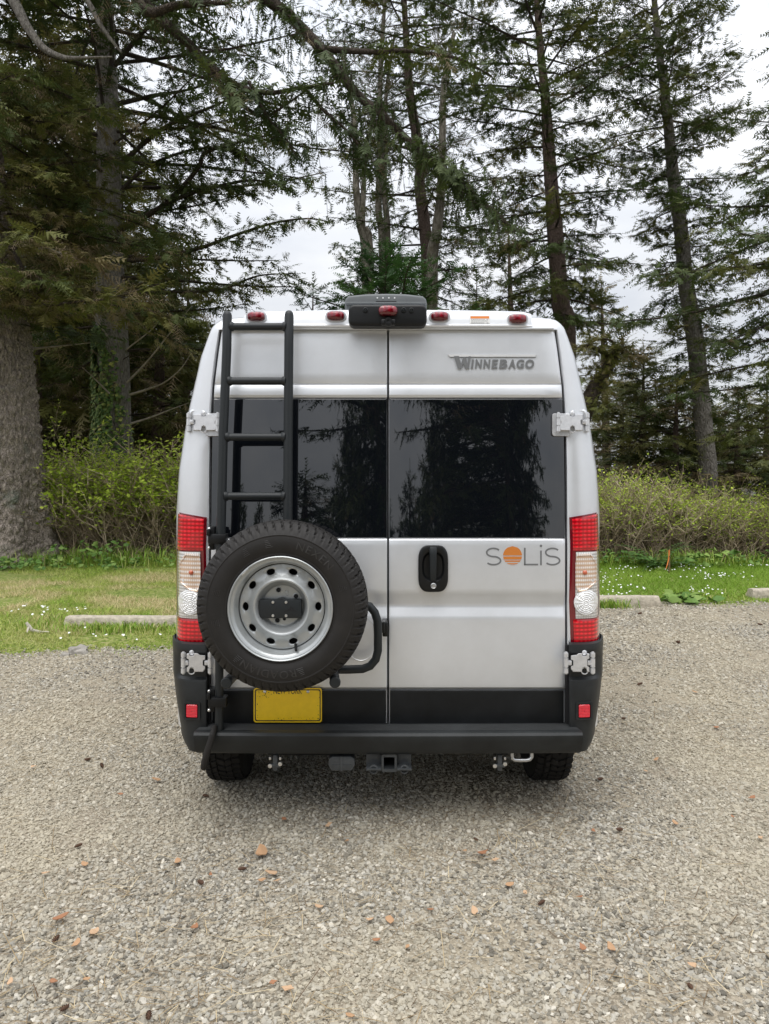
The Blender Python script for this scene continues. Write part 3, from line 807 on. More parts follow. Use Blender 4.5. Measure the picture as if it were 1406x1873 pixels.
# roof unit
mb = MB(); Yr = 3.93
pl = [(U(631, Yr), V(575, Yr)), (U(630, Yr), V(553, Yr)), (U(631.5, Yr), V(546, Yr)), (U(637, Yr), V(540.5, Yr)), (U(670, Yr), V(537.5, Yr)), (U(707, Yr), V(536.6, Yr)), (U(742, Yr), V(537.5, Yr)), (U(773, Yr), V(541, Yr)), (U(779, Yr), V(546.5, Yr)), (U(780.5, Yr), V(553, Yr)), (U(780, Yr), V(575, Yr))]
mb.prism(pl, Yr, Yr + 0.75, b=0.012, seg=3); ac = mb.build('roof_unit', M['acgrey'], van, angle=40)
mb = MB(); mb.box((U(705, Yr), Yr - 0.012, V(556, Yr)), (0.405, 0.03, 0.010), b=0.003); mb.build('ledge', M['acgrey'], ac)
for x in (690, 700.3, 711, 721.5):
    mb = MB(); mb.lathe([(0.0042, 0.001), (0.0042, -0.002), (0.0001, -0.0025)], P(x, 545, Yr), 10); mb.build('indicator_dot', M['white_dot'], ac)
mb = MB(); mb.box(P(706, 551.5, Yr - .001), (0.105, 0.004, 0.005)); mb.build('vent_slot', M['gap'], ac)
mb = MB(); mb.box((U(456, 4.1), 5.4, 2.475), (0.10, 2.6, 0.022), b=0.006); mb.box((U(456, 4.1), 4.12, 2.461), (0.07, 0.05, 0.04), b=0.006); mb.build('roof_rail', M['blackp'], van)

# ladder and spare wheel carrier -------------------------------------------
def LP(px, py):
    Y = 3.605 + max(0.0, (1000 - py) / 400.0) * 0.075; return Vector((U(px, Y), Y, V(py, Y)))
lad = empty('ladder', LP(470, 780), parent=van)
rail_l = [LP(415.5, 577), LP(414.5, 640), LP(412, 700), LP(408, 790), LP(405.5, 900), LP(403.5, 985), LP(402.5, 1060)]
rail_r = [LP(528.5, 576), LP(528, 640), LP(527.5, 700), LP(527, 790), LP(526.5, 900), LP(526, 975), LP(526, 1060)]
for q in (rail_l, rail_r):
    mb = MB(); mb.tube(q, 0.0222, n=20, round_end=True); mb.build('rail', M['powder'], lad, angle=40)
for py, (xa, xb) in ((597.5, (416, 528)), (697, (412, 527.5)), (799.5, (408, 527)), (907.5, (405.5, 526.5))):
    a, b = LP(xa, py), LP(xb, py); d = (b - a).normalized()
    mb = MB(); mb.tube([a, b], 0.0180, n=18)
    for e_, sg in ((a, 1), (b, -1)): mb.tube([e_ + d * sg * 0.014, e_ + d * sg * 0.026, e_ + d * sg * 0.032], [0.0245, 0.0225, 0.0180], n=18)
    mb.build('rung', M['powder'], lad, angle=40)
car = empty('wheel_carrier', (U(400, 3.60), 3.60, V(1200, 3.60)), parent=van)
mb = MB(); mb.tube([(U(401, 3.615), 3.615, V(1040, 3.615)), (U(401, 3.615), 3.615, V(1225, 3.615)), (U(400.5, 3.615), 3.615, V(1336, 3.615))], 0.0195, n=18); mb.build('pivot_post', M['powder'], car)
for py in (985, 1282):
    mb = MB(); Yc = 3.612
    mb.box((U(399, Yc), Yc, V(py, Yc)), (0.085, 0.062, 0.045), b=0.005); mb.box((U(386, Yc), Yc + 0.03, V(py, Yc)), (0.03, 0.05, 0.11), b=0.004)
    mb.box((U(384, Yc), Yc - 0.025, V(py - 12, Yc)), (0.016, 0.03, 0.03), b=0.003)
    cl = mb.build('clamp', M['blackp'], car)
    for dz in (-0.045, 0.045):
        mb = MB(); mb.lathe([(0.007, 0.004), (0.007, -0.004), (0.004, -0.007), (0.0001, -0.0075)], (U(382, Yc), Yc + 0.003, V(py, Yc) + dz), 10); mb.build('bolt', M['bolt'], cl)
# bent tube that comes out to the right of the tyre
Yt = 3.56
tp = [(560, 1110), (620, 1104), (660, 1104), (676, 1109), (685, 1120), (690, 1135), (691, 1160), (691, 1190), (687, 1206), (677, 1218), (663, 1223.5), (640, 1224.5), (560, 1225)]
mb = MB(); mb.tube([P(x, y, Yt) for x, y in tp], 0.0195, n=16); mb.build('bent_tube', M['powder'], car)
mb = MB(); mb.box(P(704, 1147.5, 3.66), (0.024, 0.11, 0.066), b=0.004); mb.box(P(698, 1147, 3.60), (0.03, 0.03, 0.05), b=0.004); mb.build('latch', M['blackp'], car)
for px, py, dx in ((414, 1249, 26), (612.5, 1248, -4)):
    a = Vector(P(px, py, 3.32)); b = Vector(P(px + dx, py - 26, 3.66))
    mb = MB(); mb.tube([a, a + (b - a) * .3, b], 0.0225, n=18, round_end=False); mb.lathe([(0.0245, 0.006), (0.0245, -0.004), (0.021, -0.008), (0.0001, -0.009)], a, 20); mb.build('support_peg', M['powder'], car)
# hub strut from the wheel back to the tube frame
mb = MB(); c = P(513, 1112, 3.42); mb.tube([c, (c[0], 3.60, c[2])], 0.06, n=20); mb.tube([(c[0] - .36, 3.60, c[2] + .0), (c[0] + .3, 3.58, c[2])], 0.022, n=12); mb.build('hub_strut', M['powder'], car)
mb = MB(); mb.tube([P(392, 1330, 3.59), P(388, 1345, 3.545), P(381, 1368, 3.535), P(374, 1393, 3.54), P(372, 1403, 3.545)], [0.012, 0.014, 0.015, 0.0155, 0.015], n=10, round_end=True); mb.build('rubber_strap', M['rubber'], car)

# spare wheel ----------------------------------------------------------------
sw = empty('spare_wheel', P(514.5, 1110.5, 3.36), parent=van)
SCN = Vector((U(514.5, 3.31), 3.262, V(1110.5, 3.31)))
NS = 360
tprof = [(0.214, 0.060), (0.2165, 0.030), (0.222, 0.016), (0.230, 0.010), (0.236, 0.0105), (0.248, 0.0045), (0.270, 0.000), (0.292, 0.0005), (0.309, 0.005), (0.3115, 0.0040), (0.3145, 0.0040), (0.317, 0.0085),
         (0.330, 0.015), (0.343, 0.0235), (0.352, 0.032), (0.3605, 0.043), (0.366, 0.054), (0.3695, 0.066), (0.3700, 0.071), (0.362, 0.072), (0.362, 0.079), (0.371, 0.080), (0.372, 0.096), (0.3635, 0.097), (0.3635, 0.104), (0.372, 0.105),
         (0.372, 0.120), (0.3635, 0.121), (0.3635, 0.128), (0.371, 0.129), (0.371, 0.145), (0.362, 0.146), (0.362, 0.153), (0.3695, 0.154), (0.366, 0.171), (0.352, 0.193), (0.317, 0.217), (0.270, 0.225), (0.222, 0.209), (0.214, 0.165)]
def tread(j, k, r, hh):
    if 12 <= j <= 17 or 33 <= j <= 35:
        ph = (k + {12: 2, 13: 2, 14: 1, 15: 1, 16: 0, 17: 0}.get(j, 0)) % 6
        deep = {12: 0.003, 13: 0.007, 14: 0.010, 15: 0.010, 16: 0.010, 17: 0.010, 33: .008, 34: .008, 35: .006}[j]
        if ph == 0: r -= deep; hh += .4 * deep
        if j in (13, 14) and ph == 3: r -= 0.003
    elif 20 <= j <= 31:
        if (k + (j // 2)) % 5 == 0 and j in (21, 22, 25, 26, 29, 30): r -= 0.006
    return r, hh
mb = MB(); mb.lathe(tprof, SCN, NS, fn=tread); ty = mb.build('tyre', M['rubber'], sw, angle=28)
def arc_text(s, ang, r0, size, flip=False, sp=1.15, off=0.0):
    vs, fs = text_mesh(s, extrude=0.0, offset=0.01, space=sp)
    a0 = min(v.x for v in vs); a1 = max(v.x for v in vs); b0 = min(v.y for v in vs); b1 = max(v.y for v in vs)
    k = size / (b1 - b0); out = []
    for v in vs:
        t = -(v.x - (a0 + a1) / 2) * k * (1 if not flip else -1); rad = r0 + ((v.y - b0) * k if not flip else -(v.y - b0) * k)
        a = R(ang) + t / r0
        yy = interp(rad, [q[0] for q in tprof[:18]], [q[1] for q in tprof[:18]])
        out.append(SCN + Vector((rad * math.cos(a), yy - 0.0016 - off, rad * math.sin(a))))
    return out, fs
M['rubber_raised'] = mat('tyre_raised_letters', (0.023, 0.0215, 0.0205), rough=0.5)
for word, ang, size in (('NEXEN', 57, 0.034), ('ROADIAN', 259, 0.034), ('RADIAL', 150, 0.016), ('HTX RH5', 196, 0.016)):
    if word == 'RADIAL' or word == 'HTX RH5': continue
    vs, fs = arc_text(word, ang, 0.262, size); mb = MB(); mb.add(vs, fs); mb.build('raised_lettering', M['rubber_raised'], ty, angle=None, recalc=False)
# raised ribs on the sidewall
mb = MB()
for base, sg in ((97, 1), (125, -1), (162, 1), (196, -1), (285, 1), (233, -1), (22, -1)):
    for i in range(5):
        rad = 0.266 + i * 0.0072; q = []
        for k in range(5):
            a = R(base + sg * (i * .8 + (6.2 - i * .9) * k / 4)); yy = interp(rad, [p[0] for p in tprof[:18]], [p[1] for p in tprof[:18]])
            q.append(SCN + Vector((rad * math.cos(a), yy - 0.0003, rad * math.sin(a))))
        mb.tube(q, 0.0014, n=4)
mb.build('sidewall_ribs', M['rubber_raised'], ty, angle=None)['kind'] = 'stuff'
# steel rim
RC_ = SCN + Vector((0, 0, 0))
mb = MB()
mb.lathe([(0.214, 0.07), (0.219, 0.020), (0.2235, 0.012), (0.2245, 0.006), (0.221, 0.003), (0.2165, 0.006), (0.2135, 0.014), (0.209, 0.0165), (0.204, 0.019), (0.199, 0.026), (0.1965, 0.034), (0.190, 0.044), (0.1875, 0.060), (0.187, 0.11), (0.184, 0.16), (0.19, 0.20)], RC_, 128)
rim = mb.build('rim', M['steel'], sw, angle=32)
# wheel disc with ten punched oval holes
NH = 10; r1, r2, rm = 0.128, 0.1835, 0.157
def disc_y(r): return interp(r, [0.0, 0.086, 0.091, 0.099, 0.107, 0.114, 0.120, 0.128, 0.142, 0.165, 0.180, 0.1835], [0.096, 0.096, 0.093, 0.073, 0.052, 0.042, 0.040, 0.046, 0.058, 0.064, 0.061, 0.066])
mb = MB()
K = 32; half = PI / NH
for hI in range(NH):
    a0 = 2 * PI * hI / NH + PI / 10 + R(90)
    outer, inner, inn2, inn3 = [], [], [], []
    w = half * rm; hin_ = rm - r1; hout = r2 - rm
    for k in range(K):
        t = 2 * PI * k / K
        ca, sa = math.cos(t), math.sin(t)
        hr = hout if sa > 0 else hin_
        sc_ = min(w / abs(ca) if abs(ca) > 1e-6 else 9, hr / abs(sa) if abs(sa) > 1e-6 else 9)
        outer.append((ca * sc_, sa * sc_)); inner.append((0.0185 * ca, 0.0130 * sa))
    # snap nearest directions to the sector corners
    for cxs, cys in ((w, hout), (-w, hout), (-w, -hin_), (w, -hin_)):
        kk = min(range(K), key=lambda k: (outer[k][0] - cxs) ** 2 + (outer[k][1] - cys) ** 2); outer[kk] = (cxs, cys)
    def at(pt, dy=0.0):
        r = rm + pt[1]; a = a0 + pt[0] / rm
        return RC_ + Vector((r * math.cos(a), disc_y(r) + dy, r * math.sin(a)))
    midr = [((o[0] * .5 + i[0] * .5), (o[1] * .5 + i[1] * .5)) for o, i in zip(outer, inner)]
    mb.grid([[at(p) for p in outer], [at(p) for p in midr], [at((p[0] * 1.12, p[1] * 1.15), 0.0) for p in inner], [at(p, 0.0025) for p in inner], [at(p, 0.012) for p in inner]], closed=True)
prof_d = [(r, disc_y(r)) for r in (0.128, 0.126, 0.124, 0.122, 0.120, 0.118, 0.116, 0.114, 0.112, 0.110, 0.107, 0.104, 0.101, 0.098, 0.095, 0.092, 0.090, 0.088, 0.086)]
mb.lathe(prof_d, RC_, 120); mb.lathe([(0.086, 0.096), (0.036, 0.096), (0.035, 0.100), (0.0001, 0.100)], RC_, 120)
bm_ = mb.build('wheel_disc', M['steel'], rim, angle=45)
mb = MB(); mb.lathe([(0.187, 0.10), (0.12, 0.12), (0.0001, 0.12)], RC_, 48); mb.build('rim_dark', M['gap'], rim, angle=None)  # dark sheet added behind the disc holes in place of shade
for i, a in enumerate((106, 178, 250, 322, 34)):
    c = RC_ + Vector((0.0695 * math.cos(R(a)), 0.096, 0.0695 * math.sin(R(a))))
    mb = MB(); mb.lathe([(0.0150, 0.0005), (0.0140, -0.0030), (0.0115, -0.0035), (0.0095, 0.0)], c, 24); mb.build('lug_seat', M['steel'], rim, angle=35)
    mb = MB(); mb.lathe([(0.0096, -0.0008), (0.0001, -0.0008)], c, 20); mb.build('lug_hole', M['gap'], rim, angle=None)
for px, py, rr_ in ((524, 1084, .008), (520, 1132, .005)):
    c = Vector(P(px, py, RC_.y + .096)); mb = MB(); mb.lathe([(rr_ * 1.5, 0.0002), (rr_ * 1.35, -0.002), (rr_, -0.002), (rr_ * .8, 0), (rr_ * .5, -.0008), (0.0001, -0.0008)], c, 16); mb.build('locating_hole', M['gap'] if rr_ < .006 else M['steel'], rim, angle=35)
# valve and balance weight
mb = MB(); c = Vector(P(541, 1187, RC_.y + .02)); mb.tube([c + Vector((-.004, .03, .012)), c, c + Vector((.002, -.012, -.004))], [0.007, 0.006, 0.0045], n=12); mb.build('valve', M['blackp'], rim)
mb = MB(); mb.box(P(448, 1046, RC_.y + .006), (0.008, 0.010, 0.040), rot=Matrix.Rotation(R(42), 3, 'Y'), b=0.002); mb.build('balance_weight', M['zinc'], rim)
# mounting plate with bolts and a mountain mark
Yp = RC_.y + 0.060
mb = MB(); mb.prism(rrect(U(473, Yp), V(1131, Yp), U(551, Yp), V(1097, Yp), 0.009, 4), Yp, Yp + 0.036, b=0.002); mb.prism([(U(503, Yp), V(1098, Yp)), (U(508, Yp), V(1095.2, Yp)), (U(516, Yp), V(1094.6, Yp)), (U(524, Yp), V(1098, Yp))], Yp + .001, Yp + 0.03)
mp_ = mb.build('mounting_plate', M['powder'], sw, angle=35)
for px, py in ((499, 1101.5), (523, 1101.5), (499, 1126), (523, 1126)):
    mb = MB(); mb.lathe([(0.0065, 0.002), (0.0065, -0.003), (0.005, -0.0048), (0.0001, -0.005)], P(px, py, Yp), 14); mb.build('bolt', M['bolt'], mp_, angle=40)
mb = MB()
for tri in (((518, 1120), (528, 1113.5), (531, 1115.5), (525, 1118.5)), ((529, 1113), (532, 1108), (533, 1119), (530.5, 1116)), ((533.5, 1110.5), (543, 1119.5), (537.5, 1117.5), (534.5, 1118.8))):
    mb.add([Vector(P(x, y, Yp - 0.0006)) for x, y in tri], [(0, 1, 2, 3)])
mb.build('mountain_mark', M['gap'], mp_, angle=None)

# running wheels --------------------------------------------------------------
def tyre_mesh(c, name, m, parent, r=0.36, w=0.205):
    n = 132; mb = MB(); hw = w / 2
    prof = [(0.21, -hw * .8), (0.24, -hw * .98), (0.28, -hw * 1.03), (0.315, -hw), (0.338, -hw * .93), (r - .009, -hw * .86), (r, -hw * .80), (r, -hw * .55), (r, -hw * .32), (r, -hw * .28), (r, 0.0), (r, hw * .28), (r, hw * .32), (r, hw * .55), (r, hw * .80), (r - .009, hw * .86), (0.338, hw * .93), (0.315, hw), (0.28, hw * 1.03), (0.24, hw * .98), (0.21, hw * .8)]
    mb.lathe([(rr_ - (0.011 if 5 <= j <= 15 else 0), h_) for j, (rr_, h_) in enumerate(prof)], c, n, axis='X')
    # raised all-terrain blocks
    cc = Vector(c); N = 46
    def blk(a0, a1, x0, x1, sk, rr_=r, drop=0.0):
        pts = []
        for (aa, xx) in ((a0, x0), (a0 + (a1 - a0) * .4, x0 - .004), (a1, x0), (a1 + sk * .5, (x0 + x1) / 2 + .004), (a1 + sk, x1), (a0 + (a1 - a0) * .5 + sk, x1 + .005), (a0 + sk, x1), (a0 + sk * .5, (x0 + x1) / 2 - .003)):
            pts.append((aa, xx))
        am = sum(p[0] for p in pts) / 8; xm = sum(p[1] for p in pts) / 8
        def q(a, x, rad): return cc + Vector((x, rad * math.cos(a), rad * math.sin(a)))
        bt = [q(a, x, rr_ - .014) for a, x in pts]; tp_ = [q(am + (a - am) * .9, xm + (x - xm) * .92, rr_ - (drop if abs(x) > hw * .75 else 0)) for a, x in pts]
        mb.add(bt + tp_, [(i, (i + 1) % 8, 8 + (i + 1) % 8, 8 + i) for i in range(8)] + [tuple(range(8, 16))])
    for i in range(N):
        a = 2 * PI * i / N; s_ = 2 * PI / N
        for sg in (-1, 1):
            blk(a, a + s_ * .78, sg * hw * .56 + .002, sg * hw * .90, s_ * .12 * sg, drop=0.008)
            blk(a + s_ * .45, a + s_ * 1.2, sg * hw * .21, sg * hw * .50, -s_ * .25 * sg)
        blk(a + s_ * .1, a + s_ * .85, -hw * .16, hw * .16, s_ * .3)
    return mb.build(name, m, parent, angle=30)
def road_wheel(x, y, s):
    e = empty('road_wheel', (x, y, 0.36), parent=van)
    tyre_mesh((x, y, 0.36), 'tyre', M['rubber2'], e)
    mb = MB(); mb.lathe([(0.21, -.09 * s), (0.215, .10 * s), (0.19, .06 * s), (0.13, .045 * s), (0.08, .085 * s), (0.0001, .09 * s)], (x, y, 0.36), 40, axis='X'); mb.build('rim', M['steel'], e)
hx_ = 0.852
for s in (1, -1):
    road_wheel(cx0 + s * (hx_ + .012), 4.29, s); road_wheel(cx0 + s * 0.92, 8.55, s)

# underbody -----------------------------------------------------------------
mb = MB(); mb.box((cx0, 6.6, 0.42), (1.86, 5.4, 0.06), b=.01); mb.box((cx0, 3.82, 0.42), (1.70, 0.2, 0.05)); mb.tube([(cx0 - .8, 4.29, .34), (cx0 + .8, 4.29, .34)], .045, n=12)
for s in (1, -1):
    mb.box((cx0 + s * .55, 4.4, .33), (.07, 1.3, .035)); mb.box((cx0 + s * .62, 5.6, .36), (.1, 3.4, .12))
mb.build('underbody', M['under'], van)
mb = MB(); mb.lathe([(0.0001, -.24), (0.07, -.24), (0.088, -.21), (0.09, .21), (.07, .24), (0.0001, .24)], (U(567, 4.0), 4.02, 0.305), 24, axis='X'); mb.tube([(U(590, 4), 4.05, .30), (U(590, 4) + .2, 4.6, .33), (U(590, 4) + .2, 6.5, .33)], .03); mb.build('silencer', M['under'], van, angle=40)
ht = empty('tow_hitch', P(711, 1395, 3.64), parent=van)
Yh = 3.62
def boxpx(mb, x0, y0, x1, y1, Y, depth, b=.003):
    mb.box(((U(x0, Y) + U(x1, Y)) / 2, Y + depth / 2, (V(y0, Y) + V(y1, Y)) / 2), (abs(U(x1, Y) - U(x0, Y)), depth, abs(V(y0, Y) - V(y1, Y))), b=b)
mb = MB(); o1 = rrect(U(697.5, Yh), V(1412, Yh), U(725.5, Yh), V(1380, Yh), .008, 4); i1 = rrect(U(701.5, Yh), V(1407, Yh), U(721.5, Yh), V(1385, Yh), .004, 4)
def rg(p, y): return [Vector((x, y, z)) for x, z in p]
mb.grid([rg(o1, Yh + .35), rg(o1, Yh + .003), rg([(x * 1, z) for x, z in o1], Yh), rg(i1, Yh), rg(i1, Yh + .25)], closed=True); mb.build('receiver_tube', M['hitch'], ht, angle=30)
mb = MB(); boxpx(mb, 702, 1386, 721, 1406, Yh + .2, .01, b=0); mb.build('receiver_dark', M['gap'], ht)
for s in (-1, 1):
    mb = MB(); boxpx(mb, 711.5 + s * 14 if s > 0 else 669.5, 1379, 752 if s > 0 else 711.5 - 14, 1399, Yh + .03, .06)
    xa, xb = (669.5, 697) if s < 0 else (726, 752.5)
    boxpx(mb, xa, 1404, xb, 1411, Yh - .01, .06)
    mb.box((U((xa + xb) / 2, Yh), Yh + .02, V(1404, Yh)), (U(xb, Yh) - U(xa, Yh), .09, .010), b=.003)
    c = ((U((xa + xb) / 2, Yh)), Yh - .012, V(1405.5, Yh)); mb.lathe([(.022, .01), (.022, -.002), (.015, -.004), (.013, .004)], c, 20); mb.build('chain_plate', M['hitch'], ht, angle=30)
mb = MB(); mb.tube([(cx0 - .62, Yh + .16, .345), (cx0 + .62, Yh + .16, .345)], .03, n=14); mb.build('cross_tube', M['hitch'], ht)
mb = MB(); Ys = 3.63; pl = [(U(x, Ys), V(y, Ys)) for x, y in ((606, 1410), (643, 1410), (649, 1400), (648, 1388), (641, 1384), (608, 1384), (601, 1388), (600, 1400))]
mb.prism(pl, Ys, Ys + .06, b=.005); boxpx(mb, 622, 1384, 627, 1410, Ys - .004, .01, b=.001); boxpx(mb, 607, 1399, 643, 1401, Ys - .003, .01, b=.001); mb.build('trailer_socket', M['hitch'], van, angle=35)
for px_ in (504, 913):
    mb = MB(); Yk = 3.66; c = Vector(P(px_, 1393, Yk))
    mb.box(c, (.022, .04, .075), b=.004); mb.box(c + Vector((0, -.015, -.012)), (.05, .018, .016), b=.003); mb.tube([c + Vector((.0, 0, .03)), c + Vector((0, 0, .07))], .008)
    k_ = mb.build('spring_shackle', M['hitch'], van)
    for dx in (-.024, .024):
        mb = MB(); mb.lathe([(.010, .006), (.010, -.004), (.0001, -.006)], c + Vector((dx, -.02, -.008 + dx * .2)), 8, axis='Y'); mb.box(c + Vector((dx, -.016, .022)), (.010, .012, .014), b=.002); mb.build('nut', M['bolt'], k_)
mb = MB(); Yl = 3.63
mb.tube([P(x, y, Yl) for x, y in ((937, 1374), (936, 1380), (937, 1387), (941, 1390), (950, 1390.5), (962, 1390.5), (969, 1389), (972.5, 1384), (972, 1376))], .0085, n=12); mb.build('tow_loop', M['zinc'], van, angle=45)
# windscreen and side glass towards the front
mb = MB(); zt_ = zt
mb.grid([[(cx0 + s * .80, 8.62, zt_ - .12) for s in (-1, 0, 1)], [(cx0 + s * .88, 9.31, 1.42) for s in (-1, 0, 1)]]); mb.build('windscreen', M['glass'], van)
for s in (1, -1):
    mb = MB(); mb.add([(cx0 + s * 1.045, 7.5, 1.45), (cx0 + s * 1.045, 8.6, 1.45), (cx0 + s * 0.955, 8.45, 1.98), (cx0 + s * 0.955, 7.5, 1.98)], [(0, 1, 2, 3)]); mb.build('cab_window', M['glass'], van)
    mb = MB(); mb.box((cx0 + s * 1.16, 8.55, 1.55), (.16, .1, .34), b=.03); mb.build('door_mirror', M['blackp'], van)

# ================================================================== ground
def edge_Y(x):
    """where the gravel ends and the lawn begins, as distance from the camera at sideways position x"""
    base = 7.15 + 0.10 * math.sin(x * 1.7) if x < -0.9 else 9.75
    t = sm(-2.2, -0.6, x)
    b = (7.12 + 0.06 * (x + 4)) * (1 - t) + (9.72 + 0.03 * (x - 2)) * t
    return b + 0.16 * mnoise.noise(Vector((x * 1.3, 3.1, 0))) + 0.10 * mnoise.noise(Vector((x * 4.5, 7.7, 0)))
def ground_z(x, y):
    """gentle unevenness of lawn and verge; zero on the gravel"""
    d = y - edge_Y(x)
    if d <= 0: return 0.0
    return 0.02 * sm(0, 0.8, d) + 0.05 * sm(0, 4, d) * (0.5 + mnoise.noise(Vector((x * .5, y * .5, 2))))

def ground_mat(name, stops, scale, bump, bscale, patch=None):
    m = bpy.data.materials.new(name); t, p = nodes_of(m); N = t.nodes.new; L = t.links.new
    tc = N('ShaderNodeTexCoord')
    v = N('ShaderNodeTexVoronoi'); v.inputs['Scale'].default_value = scale; v.inputs['Randomness'].default_value = 1
    L(tc.outputs['Object'], v.inputs['Vector'])
    n = N('ShaderNodeTexNoise'); n.inputs['Scale'].default_value = 0.9; n.inputs['Detail'].default_value = 7; n.inputs['Roughness'].default_value = 0.6; L(tc.outputs['Object'], n.inputs['Vector'])
    sx = N('ShaderNodeSeparateXYZ'); L(v.outputs['Color'], sx.inputs[0])
    a = N('ShaderNodeMath'); a.operation = 'MULTIPLY_ADD'; a.inputs[1].default_value = 0.62; L(sx.outputs[0], a.inputs[0])
    b_ = N('ShaderNodeMath'); b_.operation = 'MULTIPLY'; b_.inputs[1].default_value = 0.38; L(n.outputs[0], b_.inputs[0]); L(b_.outputs[0], a.inputs[2])
    r = N('ShaderNodeValToRGB'); els = r.color_ramp.elements
    while len(els) < len(stops): els.new(.5)
    for e, (pos, c) in zip(els, stops): e.position = pos; e.color = (*c, 1)
    L(a.outputs[0], r.inputs[0]); last = r.outputs[0]
    if patch:
        n2 = N('ShaderNodeTexNoise'); n2.inputs['Scale'].default_value = 0.55; n2.inputs['Detail'].default_value = 6; L(tc.outputs['Object'], n2.inputs['Vector'])
        r2 = N('ShaderNodeValToRGB'); r2.color_ramp.elements[0].position = 0.48; r2.color_ramp.elements[0].color = (0, 0, 0, 1); r2.color_ramp.elements[1].position = 0.68; r2.color_ramp.elements[1].color = (.6, .6, .6, 1); L(n2.outputs[0], r2.inputs[0])
        mm = N('ShaderNodeMixRGB'); mm.inputs[2].default_value = (*patch, 1); L(r2.outputs[0], mm.inputs[0]); L(last, mm.inputs[1]); last = mm.outputs[0]
    L(last, p.inputs['Base Color']); p.inputs['Roughness'].default_value = 0.95; p.inputs['Specular IOR Level'].default_value = 0.15
    bp = N('ShaderNodeBump'); bp.inputs['Strength'].default_value = bump; bp.inputs['Distance'].default_value = bscale; L(v.outputs['Distance'], bp.inputs['Height']); bp.invert = True; L(bp.outputs[0], p.inputs['Normal'])
    return m
M['gravel'] = ground_mat('gravel_ground', [(0.15, (0.16, 0.135, 0.10)), (0.45, (0.29, 0.25, 0.19)), (0.65, (0.37, 0.32, 0.245)), (0.9, (0.48, 0.44, 0.36))], 95, 0.8, 0.009, patch=(0.39, 0.34, 0.25))
M['soil'] = ground_mat('forest_soil', [(0.2, (0.045, 0.036, 0.022)), (0.6, (0.09, 0.07, 0.04)), (0.9, (0.15, 0.12, 0.075))], 18, 0.6, 0.03)
M['lawn'] = ground_mat('lawn_soil', [(0.2, (0.10, 0.14, 0.03)), (0.55, (0.19, 0.24, 0.05)), (0.9, (0.36, 0.32, 0.16))], 40, 0.6, 0.02)
def stone_mat():
    m = bpy.data.materials.new('crushed_stone'); t, p = nodes_of(m); N = t.nodes.new; L = t.links.new
    oi = N('ShaderNodeObjectInfo'); r = N('ShaderNodeValToRGB'); els = r.color_ramp.elements
    stops = [(0.0, (0.13, 0.12, 0.10)), (0.2, (0.25, 0.23, 0.19)), (0.42, (0.36, 0.33, 0.27)), (0.62, (0.43, 0.39, 0.31)), (0.8, (0.35, 0.335, 0.295)), (0.93, (0.45, 0.42, 0.36)), (1.0, (0.62, 0.58, 0.50))]
    while len(els) < len(stops): els.new(.5)
    for e, (pos, c) in zip(els, stops): e.position = pos; e.color = (*c, 1)
    L(oi.outputs['Random'], r.inputs[0])
    g = N('ShaderNodeNewGeometry'); n = N('ShaderNodeTexNoise'); n.inputs['Scale'].default_value = 0.7; n.inputs['Detail'].default_value = 6; L(g.outputs['Position'], n.inputs['Vector'])
    r2 = N('ShaderNodeValToRGB'); r2.color_ramp.elements[0].position = 0.44; r2.color_ramp.elements[0].color = (0, 0, 0, 1); r2.color_ramp.elements[1].position = 0.62; r2.color_ramp.elements[1].color = (.62, .62, .62, 1); L(n.outputs[0], r2.inputs[0])
    mm = N('ShaderNodeMixRGB'); mm.inputs[2].default_value = (0.45, 0.40, 0.30, 1); L(r2.outputs[0], mm.inputs[0]); L(r.outputs[0], mm.inputs[1])
    L(mm.outputs[0], p.inputs['Base Color']); p.inputs['Roughness'].default_value = 0.85; p.inputs['Specular IOR Level'].default_value = 0.2
    return m
M['stone'] = stone_mat()

me = bpy.data.meshes.new('ground'); S = 420
me.from_pydata([(-S, -S, -0.012), (S, -S, -0.012), (S, S, -0.012), (-S, S, -0.012)], [], [(0, 1, 2, 3)])
props(link_mesh('ground', me, M['soil'], None, (0, 0, 0)), kind='structure')
xs = np.linspace(-14, 14, 113)
def sheet(name, rows, m):
    mb = MB(); mb.grid(rows); o = mb.build(name, m, None, angle=40, origin=(0, 0, 0)); return props(o, kind='structure')
sheet('gravel_lot', [[(x * k0, (-14 * (1 - t) + (edge_Y(x) + 0.05) * t) if True else 0, 0.0) for x in xs] for t, k0 in [(i / 24, 1.0) for i in range(25)]], M['gravel'])
rows = []
for j in range(41):
    t = j / 40; row = []
    for x in xs:
        y = edge_Y(x) + (17.5 - edge_Y(x)) * t
        row.append((x, y, 0.004 + ground_z(x, y) - (0.03 if j == 0 else 0)))
    rows.append(row)
sheet('lawn', rows, M['lawn'])

